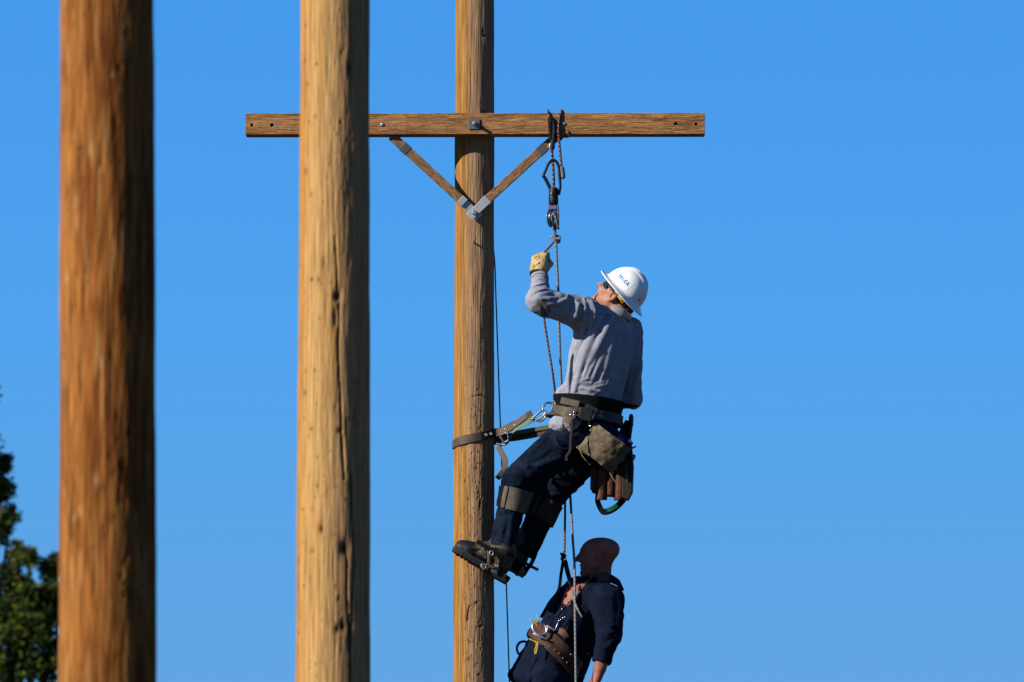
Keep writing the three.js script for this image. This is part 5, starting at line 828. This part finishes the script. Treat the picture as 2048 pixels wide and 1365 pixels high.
{
  const pl = thing('pulley_block', 'small purple and steel pulley block below the swivel hook', 'pulley', P(1108, 458, zr)), z = zr + 0.004, violet = mat(0.075, 0.055, 0.15, 0.4, 0.5);
  part(pl, 'bracket', slab(frame(P(1106.5, 416, z), V(1, 0, 0.25), V(0, 1, 0)), 0, 0, 0, px(19), px(9), 0.034, 0.003), violet);
  part(pl, 'side_plate', (() => { const sh = new THREE.Shape(); [[-4, 22], [4, 22], [6, 4], [6, -16], [2, -24], [-3, -24], [-5, -14], [-3, 4]].forEach(([a, b], i) => i ? sh.lineTo(px(a), px(b)) : sh.moveTo(px(a), px(b))); sh.closePath(); return frame(P(1114.5, 434, z + 0.008), V(0.55, 0, 0.85), V(0, 1, 0)).put(new THREE.ExtrudeGeometry(sh, { depth: 0.004, bevelEnabled: true, bevelSize: 0.002, bevelThickness: 0.002, bevelSegments: 2 })); })(), mat(0.045, 0.05, 0.085, 0.35, 0.6));
  part(pl, 'sheave', (() => { const g = new THREE.LatheGeometry([[0.006, -0.009], [0.047, -0.009], [0.049, -0.006], [0.038, 0], [0.049, 0.006], [0.047, 0.009], [0.006, 0.009]].map(([a, b]) => new THREE.Vector2(a, b)), 32); g.rotateZ(Math.PI / 2).rotateY(-0.38); g.translate(...P(1103, 437, z).toArray()); return g; })(), mat(0.16, 0.24, 0.22, 0.25, 0.9));
  part(pl, 'axle', along(P(1097, 437, z), P(1118, 437, z + 0.01), 0.008), steel);
  part(pl, 'becket', slab(frame(P(1110, 462, z), V(1, 0, 0.2), V(0, 1, 0)), 0, 0, 0, px(6), px(26), 0.012, 0.003), violet);
}
{ // the hauling rope: through the block, knotted, one part to the hand, the falls down past him to the dummy
  const rp = thing('hauling_rope', 'thin red-flecked rope running from the pulley past the lineman to the dummy', 'rope', P(1142, 1200, 0.02)), z = knotZ;
  part(rp, 'reeved_part', tube([P(1107, 458, z + 0.01), P(1104, 432, z + 0.05), P(1108, 428, z + 0.052), P(1114, 446, z + 0.045), P(1117, 458, z + 0.02)], 0.006, { seg: 40 }), haulRope);
  part(rp, 'knot', mergeGeometries([tube([P(1103, 474, z + 0.012), P(1110, 479, z + 0.02), P(1118, 480, z + 0.01), P(1119, 474, z - 0.008), P(1110, 472, z - 0.015), P(1102, 475, z - 0.004)], 0.0064, { seg: 50, closed: true }), tube([P(1108, 470, z), P(1112, 482, z + 0.014), P(1118, 485, z + 0.006), P(1119, 477, z + 0.002)], 0.0066, { seg: 30 })]), haulRope);
  part(rp, 'hand_part', tube([P(1112, 480, z), P(1106, 486, z - 0.02), P(1096, 497, z - 0.08), P(1088, 506, 0.07), P(1084, 516, 0.06), P(1083, 540, 0.06), P(1084, 570, 0.07), P(1087, 628, 0.14), P(1096, 690, 0.14), P(1105, 745, 0.13), P(1112, 800, 0.02), P(1118, 850, -0.10), P(1122, 890, -0.22), P(1127, 960, -0.29), P(1130, 1005, -0.24), P(1129, 1105, -0.065)], 0.0062, { seg: 240 }), darkRope);
  part(rp, 'standing_part', tube([P(1112, 482, z), P(1113.5, 520, z - 0.01), P(1117, 590, z - 0.03), P(1118.5, 660, z - 0.06), P(1122, 750, 0.08), P(1127, 820, -0.04), P(1130, 870, -0.18), P(1135, 940, -0.27), P(1140, 985, -0.24), P(1145, 1070, -0.06), P(1149, 1130, 0.06), P(1150, 1200, 0.13), P(1151, 1280, 0.165), P(1152, 1365, 0.175), P(1153, 1480, 0.175), P(1154, 1700, 0.17), P(1155, 2300, 0.08), P(1156, 3560, 0.0)], 0.0066, { seg: 500 }), haulRope);
}
{
  const hl = thing('hand_line', 'thin dark line hanging straight down beside the climbed pole', 'line', V(P(1020, 1365, -0.1).x, 0.02, -0.1));
  const p0 = P(989, 520, -0.09), p1 = P(1019, 1365, -0.09), d = p1.clone().sub(p0).divideScalar(p0.y - p1.y), foot = p1.clone().addScaledVector(d, p1.y - 0.03);
  part(hl, 'line', tube([P(974, 395, -0.11), P(981, 450, -0.105), p0, P(992, 600, -0.09), P(1001, 860, -0.09), P(1013, 1180, -0.09), p1, foot], 0.0042, { seg: 260, radial: 6 }), mat(0.014, 0.015, 0.018, 0.8));
}
const BACK = 0.042, Q = (u, v, z) => P(u, v, z - BACK);                       // the dummy hangs a little behind the pole line
// ---------------------------------------------------------------- the rescue dummy
const D = { hip: Q(1082, 1345, -0.03), top: Q(1180, 1186, -0.03), lsh: Q(1216, 1203, 0.13), lel: Q(1217, 1272, 0.16), lwr: Q(1200, 1338, 0.16), lhd: Q(1184, 1384, 0.15), rsh: Q(1160, 1212, -0.19), rel: Q(1165, 1290, -0.23), rwr: Q(1150, 1360, -0.22), rhd: Q(1140, 1400, -0.22), lth: Q(1088, 1372, 0.06), rth: Q(1074, 1372, -0.12), lkn: Q(1086, 1530, 0.09), rkn: Q(1066, 1530, -0.13), lan: Q(1120, 1690, 0.09), ran: Q(1100, 1690, -0.13) };
const dAxis = D.top.clone().sub(D.hip), DF = frame(D.hip, dAxis, V(0.27, 0, 0.96)), DL = dAxis.length(), DT = [[-0.3, 0.165, 0.125], [0.1, 0.165, 0.122], [0.4, 0.158, 0.120], [0.7, 0.180, 0.128], [0.95, 0.165, 0.105], [1.15, 0.10, 0.075]];
const dTorso = (grow) => (x, y, z) => { const [a, l, f] = DF.to(x, y, z), t = a / DL; let i = 0; while (i < DT.length - 2 && t > DT[i + 1][0]) i++; const q = clamp((t - DT[i][0]) / (DT[i + 1][0] - DT[i][0]), 0, 1), s = q * q * (3 - 2 * q), rl = lerp(DT[i][1], DT[i + 1][1], s) + grow, rf = lerp(DT[i][2], DT[i + 1][2], s) + grow, k = Math.hypot(l / rl, f / rf); return smax((k - 1) * Math.min(rl, rf), Math.max(a - DL * 1.08 - grow, -a - 0.10 - grow), 0.05); };
const DHF = (() => { const az = 6 * Math.PI / 180; return frame(Q(1199, 1096, -0.02), V(-Math.cos(az), 0.03, -Math.sin(az)), V(0.03, 1, 0)); })();
const dHead = (() => { const h = headField(DHF, { ears: false, nose: 1.15, big: 1.0 }); const ear = (x, y, z) => { const [a, b, c] = DHF.to(x, y, z); return ellip(a, b, Math.abs(c), -0.008, -0.054, 0.070, 0.015, 0.027, 0.011); }; return (x, y, z) => { const [a, b] = DHF.to(x, y, z); return smax(smin(h(x, y, z), ear(x, y, z), 0.01), b - 0.060 + 1.3 * (a + 0.015) * (a + 0.015), 0.06); }; })();
const dNeck = cap(Q(1206, 1128, -0.02), Q(1198, 1185, -0.03), 0.047, 0.058);
const dummy = thing('rescue_dummy', 'bald rescue dummy in torn navy shirt hanging on a rope below the lineman', 'dummy', Q(1110, 1700, -0.02));
{
  const t = dTorso(0), caps = [cap(D.lsh, D.lel, 0.06, 0.042), cap(D.lel, D.lwr, 0.044, 0.034), cap(D.rsh, D.rel, 0.06, 0.042), cap(D.rel, D.rwr, 0.044, 0.034), cap(D.lth, D.lkn, 0.085, 0.055), cap(D.lkn, D.lan, 0.055, 0.036), cap(D.rth, D.rkn, 0.085, 0.055), cap(D.rkn, D.ran, 0.055, 0.036), cap(D.lsh, D.rsh, 0.058, 0.058)];
  const chest = Q(1146, 1196, 0.0), body = (x, y, z) => { let d = smin(t(x, y, z), dNeck(x, y, z), 0.04); d = smin(d, ellip(x, y, z, chest.x, chest.y, chest.z, 0.07, 0.07, 0.12), 0.05); for (const c of caps) d = smin(d, c(x, y, z), 0.03); return d; };
  const skin = (x, y, z) => { const n = 1 + 0.14 * noise(x * 20, y * 20, z * 20) + 0.1 * noise(x * 90, y * 90, z * 90), s = clamp(noise(x * 14, y * 9, z * 14 + 2) * 1.4, 0, 0.45); return [lerp(0.225 * n, 0.12, s), lerp(0.082 * n, 0.040, s), lerp(0.056 * n, 0.027, s)]; };
  const [lo, hi] = boxOf(Object.values(D).concat([Q(1200, 1140, -0.02)]), 0.12), bits = [net(body, lo, hi, 0.011, skin)];
  bits.push(net((x, y, z) => smin(dHead(x, y, z), dNeck(x, y, z), 0.03), DHF.at(0, -0.06, 0).addScalar(-0.18), DHF.at(0, -0.06, 0).addScalar(0.17), 0.003, skin));
  // hands: palm, four fingers, thumb
  for (const [w, h, s] of [[D.lwr, D.lhd, 1], [D.rwr, D.rhd, -1]]) {
    const F = frame(w.clone().lerp(h, 0.55), h.clone().sub(w), V(-1, 0, 0.3 * s)), A = (a, b, c) => F.at(a, b, c), pr = [[cap(A(-0.07, 0, 0), A(-0.02, 0, 0), 0.034, 0.026), 0.02], [cap(A(-0.02, 0, 0.014), A(0.045, 0.002, 0.022), 0.018, 0.016), 0.02], [cap(A(-0.02, 0, -0.014), A(0.042, 0.002, -0.022), 0.018, 0.015), 0.02]];
    [[-0.030, 0.8], [-0.010, 1], [0.010, 1.06], [0.030, 0.95]].forEach(([c, l]) => { const k = A(0.046, 0, c), m = A(0.046 + 0.036 * l, 0.008, c), e = A(0.046 + 0.062 * l, 0.026, c); pr.push([cap(k, m, 0.0095, 0.009), 0.006], [cap(m, e, 0.009, 0.0078), 0.003]); });
    pr.push([cap(A(-0.01, 0.004, 0.028), A(0.028, 0.016, 0.050), 0.014, 0.0105), 0.01], [cap(A(0.028, 0.016, 0.050), A(0.056, 0.024, 0.052), 0.0105, 0.009), 0.003]);
    const f = (x, y, z) => { let d = 1; for (const [q, k] of pr) d = smin(d, q(x, y, z), k); return d; }, c = A(0.02, 0, 0);
    bits.push(net(f, c.clone().addScalar(-0.13), c.clone().addScalar(0.13), 0.0036, skin));
  }
  part(dummy, 'body', mergeGeometries(bits), vmat(0.6), 'tan plastic mannequin body and bald head');
}
const dShirtBase = (() => {
  const t = dTorso(0.020), ua = cap(D.lsh, D.lel, 0.092, 0.068), fa = cap(D.lel, D.lwr, 0.066, 0.046), ra = cap(D.rsh, D.rel, 0.085, 0.065), rf = cap(D.rel, D.rwr, 0.062, 0.05), yoke = cap(D.lsh, D.rsh, 0.078, 0.078), chest = Q(1144, 1200, 0.0), e = D.lwr.clone().sub(D.lel).normalize(), ce = Q(1203, 1327, 0.16);
  return (x, y, z) => { let d = smin(t(x, y, z), ellip(x, y, z, chest.x, chest.y, chest.z, 0.075, 0.075, 0.13), 0.05); d = smin(d, yoke(x, y, z), 0.05); const a = smax(smin(ua(x, y, z), fa(x, y, z), 0.02), (x - ce.x) * e.x + (y - ce.y) * e.y + (z - ce.z) * e.z, 0.006), b = smin(ra(x, y, z), rf(x, y, z), 0.02); d = smin(d, a, 0.022); d = smin(d, b, 0.03); const u = y - Q(1200, 1163, -0.02).y + 0.35 * (x - Q(1200, 0, 0).x); return smax(d, -Math.max(dNeck(x, y, z) - 0.012, -u - 0.02), 0.008); };
})();
const dSag = (x, y, z) => { const d = dShirtBase(x, y, z); if (Math.abs(d) > 0.05) return d; const [s, l, f] = DF.to(x, y, z); return d - 0.008 * noise(l * 13 + s * 7, s * 5, f * 13) - 0.005 * noise(x * 30 + y * 14, y * 26, z * 26); };
const dFold = foldField(dSag, [[[[1110, 1225], [1100, 1250], [1094, 1272]], 0.014], [[[1128, 1225], [1118, 1250], [1108, 1275]], 0.014], [[[1140, 1235], [1134, 1260], [1128, 1285]], 0.012], [[[1158, 1215], [1172, 1225], [1180, 1238]], 0.014], [[[1119, 1232], [1110, 1256], [1102, 1276]], -0.011], [[[1200, 1262], [1216, 1268], [1230, 1262]], 0.011], [[[1200, 1280], [1214, 1284], [1230, 1276]], -0.010], [[[1198, 1292], [1212, 1296], [1226, 1290]], 0.010], [[[1236, 1180], [1240, 1215], [1236, 1250]], 0.010], [[[1070, 1320], [1064, 1340], [1060, 1362]], 0.012], [[[1090, 1325], [1086, 1345], [1084, 1365]], 0.012], [[[1104, 1335], [1106, 1350], [1110, 1364]], -0.012]], 0.014);
const openLine = [[1158, 1166, 0.036], [1144, 1180, 0.046], [1129, 1200, 0.040], [1114, 1220, 0.026], [1098, 1241, 0.008]].map(([u, v, r]) => [onto(dFold, u, v), r]);
const openings = openLine.slice(0, -1).map(([p, r], i) => cap(p, openLine[i + 1][0], r, openLine[i + 1][1])), tear = cap(onto(dFold, 1228, 1257), onto(dFold, 1238, 1262), 0.010, 0.014);
const dShirt = (x, y, z) => { let d = dFold(x, y, z); if (Math.abs(d) > 0.06) return d; for (const c of openings) d = smax(d, -c(x, y, z), 0.006); return smax(d, -tear(x, y, z), 0.004); };
{
  const [lo, hi] = boxOf([D.lsh, D.rsh, D.lwr, D.rwr, D.hip, Q(1040, 1350, 0), Q(1200, 1150, 0)], 0.125);
  const dust = onto(dFold, 1220, 1166);
  const navy = (x, y, z) => { const n = 1 + 0.3 * noise(x * 30, y * 30, z * 30) + 0.2 * noise(x * 140, y * 140, z * 140), g = clamp(sstep(0.075, 0.02, Math.hypot(x - dust.x, (y - dust.y) * 1.6, z - dust.z)) * (0.75 + 0.6 * noise(x * 80, y * 60, z * 80)), 0, 0.8) * 0.8; return [lerp(0.0042 * n, 0.09, g), lerp(0.0068 * n, 0.070, g), lerp(0.0165 * n, 0.046, g)]; };
  const sh = part(dummy, 'shirt', net(dShirt, lo, hi, 0.0056, navy), vmat(0.95), 'dusty navy work shirt, open at the chest and torn at the elbow');
  const nav = mat(0.0035, 0.005, 0.011, 0.95), on = (u, v, e = -0.004) => onto(dFold, u, v, e);
  part(sh, 'collar', ribbon([Q(1166, 1190, 0.11), Q(1174, 1176, 0.10), Q(1188, 1162, 0.085), Q(1206, 1154, 0.07), Q(1226, 1160, 0.05), Q(1243, 1171, 0.0), Q(1238, 1176, -0.09)], [V(0.5, 0.5, 0.5), V(0.3, 0.8, 0.2), V(0.1, 0.9, -0.2), V(-0.1, 0.95, -0.4), V(-0.4, 0.85, -0.3), V(-0.5, 0.8, 0.1)], px(19), 0.006, 50), nav);
  part(sh, 'lapel', ribbon([Q(1164, 1178, 0.13), Q(1168, 1190, 0.145), Q(1178, 1200, 0.15), Q(1183, 1212, 0.15), Q(1178, 1220, 0.15)], [V(0.8, 0.3, 0.3), V(0.8, 0.4, 0.3), V(0.7, 0.6, 0.2), V(0.9, 0.2, 0.2)], px(10), 0.004, 30), nav);
  part(sh, 'placket', ribbon([on(1150, 1196), on(1138, 1206), on(1126, 1217), on(1112, 1232)], V(0.7, 0.5, 0.4), px(8), 0.005, 24), mat(0.006, 0.009, 0.020, 0.95));
  for (const [u, v] of [[1134, 1208], [1124, 1219]]) part(sh, 'button', ball(on(u, v, -0.008), 0.004, 8), mat(0.35, 0.36, 0.38, 0.4));
  part(sh, 'chest_strap', ribbon([Q(1162, 1172, 0.13), Q(1157, 1182, 0.135), Q(1150, 1194, 0.135)], V(0.8, 0.4, 0.2), px(6), 0.004, 14), mat(0.13, 0.12, 0.11, 0.8));
  part(sh, 'thread', tube([Q(1236, 1262, 0.17), Q(1240, 1265, 0.175), Q(1240, 1271, 0.175), Q(1243, 1274, 0.175)], 0.0018, { seg: 16, radial: 5 }), nav);
  // trousers and boots, hanging below the picture
  const lt = cap(D.lth, D.lkn, 0.112, 0.082), ls = cap(D.lkn, D.lan, 0.080, 0.064), rt = cap(D.rth, D.rkn, 0.112, 0.082), rs = cap(D.rkn, D.ran, 0.080, 0.064), hp = cap(Q(1092, 1352, 0.04), Q(1080, 1352, -0.10), 0.128, 0.128), tf = (x, y, z) => { let d = smin(hp(x, y, z), smin(lt(x, y, z), ls(x, y, z), 0.03), 0.05); d = smin(d, smin(rt(x, y, z), rs(x, y, z), 0.03), 0.05); return smax(d, y - Q(0, 1318, 0).y + 0.5 * (x - D.hip.x), 0.008) - 0.006 * noise(x * 14, y * 18, z * 14) - 0.003 * noise(x * 40, y * 34, z * 40); };
  const [l2, h2] = boxOf([D.lth, D.rth, D.lan, D.ran, Q(1090, 1318, 0)], 0.14);
  part(dummy, 'trousers', net(tf, l2, h2, 0.008, (x, y, z) => { const n = 1 + 0.3 * noise(x * 30, y * 30, z * 30), g = sstep(0.02, -0.06, z) * 0.5 * clamp(0.5 + noise(x * 9, y * 9, z * 9), 0, 1); return [lerp(0.0052, 0.024, g) * n, lerp(0.0088, 0.023, g) * n, lerp(0.022, 0.018, g) * n]; }), vmat(0.95));
  for (const a of [D.lan, D.ran]) boot(a.clone().add(V(0.05, -0.10, 0)), V(-1, -0.25, 0), V(-0.25, 1, 0), 1, a.clone().add(V(0.0, 0.05, 0)), dummy, true);
}
// its belt with D rings and yellow ties
{
  const dOut0 = dTorso(0.030), hp0 = cap(Q(1092, 1352, 0.04), Q(1080, 1352, -0.10), 0.130, 0.130), dOut = (x, y, z) => smin(dOut0(x, y, z), hp0(x, y, z), 0.05), bl = thing('body_belt', 'worn brown leather body belt with steel D rings on the dummy', 'belt', Q(1110, 1310, 0)), ax = DF.x.clone().add(V(0.20, -0.10, 0.0)), red = worn(0.040, 0.019, 0.012, 0.65, 0.6), red2 = worn(0.038, 0.018, 0.012, 0.7, 0.6);
  part(bl, 'belt', wrap(dOut, Q(1118, 1297, -0.03), ax, V(0, 0, 1), 0.052, 0.008, { R: 0.4, n: 90, slack: 5 }), red);
  const low = part(bl, 'padded_belt', wrap(dOut, Q(1108, 1310, -0.03), ax, V(0, 0, 1), 0.050, 0.013, { R: 0.4, n: 90, slack: 5, bulge: 0.004 }), red2), lf = (x, y, z) => dOut(x, y, z) - 0.014;
  for (const [u, v] of [[1099, 1294], [1109, 1301], [1118, 1308], [1126, 1317], [1134, 1326]]) part(low, 'stitch', ball(onto(lf, u, v, -0.002), 0.0045, 8), mat(0.16, 0.12, 0.08, 0.8));
  const z0 = onto(lf, 1092, 1272).z + 0.022 + BACK;
  part(bl, 'tongue', ribbon([onto(lf, 1118, 1262, -0.01), onto(lf, 1126, 1266, -0.014), onto(lf, 1134, 1276, -0.008)], V(0.4, 0.9, 0.2), (t) => px(14 - 6 * Math.abs(t - 0.4)), 0.006, 14), worn(0.085, 0.040, 0.022, 0.7, 0.5));
  part(bl, 'd_ring', mergeGeometries([torus(Q(1079, 1258, z0), V(0.15, 0.25, 0.95), px(15), 0.0062, 0.80, V(0.55, 0.85, 0)), along(Q(1066, 1268, z0 + 0.005), Q(1095, 1280, z0 + 0.01), 0.0062), along(Q(1093, 1252, z0), Q(1110, 1262, z0), 0.0058), along(Q(1097, 1254, z0), Q(1090, 1272, z0), 0.005)]), mat(0.45, 0.46, 0.48, 0.4, 0.9));
  part(bl, 'chain', mergeGeometries([along(Q(1110, 1262, z0), Q(1117, 1244, z0 + 0.01), 0.003), ...[[1118, 1242], [1122, 1240], [1126, 1237], [1130, 1235]].map(([u, v]) => ball(Q(u, v, z0 + 0.014), 0.0048, 8))]), chrome);
  part(bl, 'far_ring', torus(Q(1048, 1299, -0.10), V(0.2, 0.2, 0.96), px(14.5), 0.0066, 1.1), mat(0.020, 0.024, 0.032, 0.4, 0.6));
  const cy = worn(0.40, 0.28, 0.008, 0.6, 0.5), tie = (pts, r = 0.0046) => part(bl, 'yellow_tie', tube(pts.map(([u, v, e = 0.01]) => Q(u, v, z0 + e)), r, { seg: 26, radial: 7 }), cy);
  tie([[1061, 1240], [1066, 1244], [1072, 1248], [1074, 1252]]); tie([[1073, 1247], [1077, 1241], [1076, 1235], [1075, 1228]], 0.0036); tie([[1060, 1279], [1066, 1282], [1072, 1285], [1076, 1288]], 0.005); tie([[1073, 1286], [1073, 1293], [1070, 1302], [1071, 1308]], 0.004); tie([[1076, 1286], [1075, 1296], [1072, 1308]], 0.004);
  tie([[1050, 1310, -0.12], [1054, 1311, -0.12], [1055, 1318, -0.12], [1058, 1326, -0.1]], 0.0042); tie([[1049, 1312, -0.12], [1048, 1318, -0.12], [1049, 1325, -0.12]], 0.0042);
  for (const [u, v] of [[1142, 1310], [1150, 1311], [1175, 1308]]) part(bl, 'stud', ball(onto(lf, u, v, -0.006), 0.005, 8), ironGrey);
}
// the sling that carries it
{
  const hs = thing('harness_sling', 'black sling and clip tying the dummy chest to the rope', 'sling', Q(1135, 1180, 0.04)), z = 0.02;
  part(hs, 'knot', mergeGeometries([ball(Q(1126, 1111, z), px(4.6), 12), ball(Q(1125, 1118, z), px(4.2), 12), tube([Q(1122, 1108, z + 0.006), Q(1131, 1112, z + 0.012), Q(1124, 1120, z + 0.012)], 0.006, { seg: 16 })]), blackMatte);
  part(hs, 'far_leg', ribbon([Q(1127, 1120, z), Q(1122, 1150, z - 0.03), Q(1117, 1182, z - 0.07), Q(1100, 1205, z - 0.12), Q(1082, 1236, z - 0.14)], V(0.9, 0.2, 0.3), px(6.5), 0.004, 30), blackMatte);
  part(hs, 'clip', mergeGeometries([torus(Q(1130, 1122, z + 0.006), V(0.6, 0, 0.8), 0.010, 0.0026, 1.4), torus(Q(1140, 1165, z + 0.03), V(0.6, 0, 0.8), 0.010, 0.0026, 1.4)]), steel);
  part(hs, 'lanyard', tube([Q(1131, 1125, z + 0.008), Q(1134, 1140, z + 0.014), Q(1138, 1155, z + 0.022), Q(1140, 1162, z + 0.028)], 0.0125, { seg: 24, radial: 10 }), black);
  part(hs, 'chest_tie', tube([Q(1139, 1164, z + 0.03), Q(1143, 1180, 0.10), Q(1148, 1200, 0.16), Q(1155, 1218, 0.19), Q(1164, 1234, 0.19)], 0.0066, { seg: 40 }), haulRope);
  part(hs, 'chest_tie', tube([Q(1140, 1165, z + 0.03), Q(1146, 1182, 0.09), Q(1152, 1196, 0.14)], 0.006, { seg: 24 }), haulRope);
}
renderer.render(scene, camera);
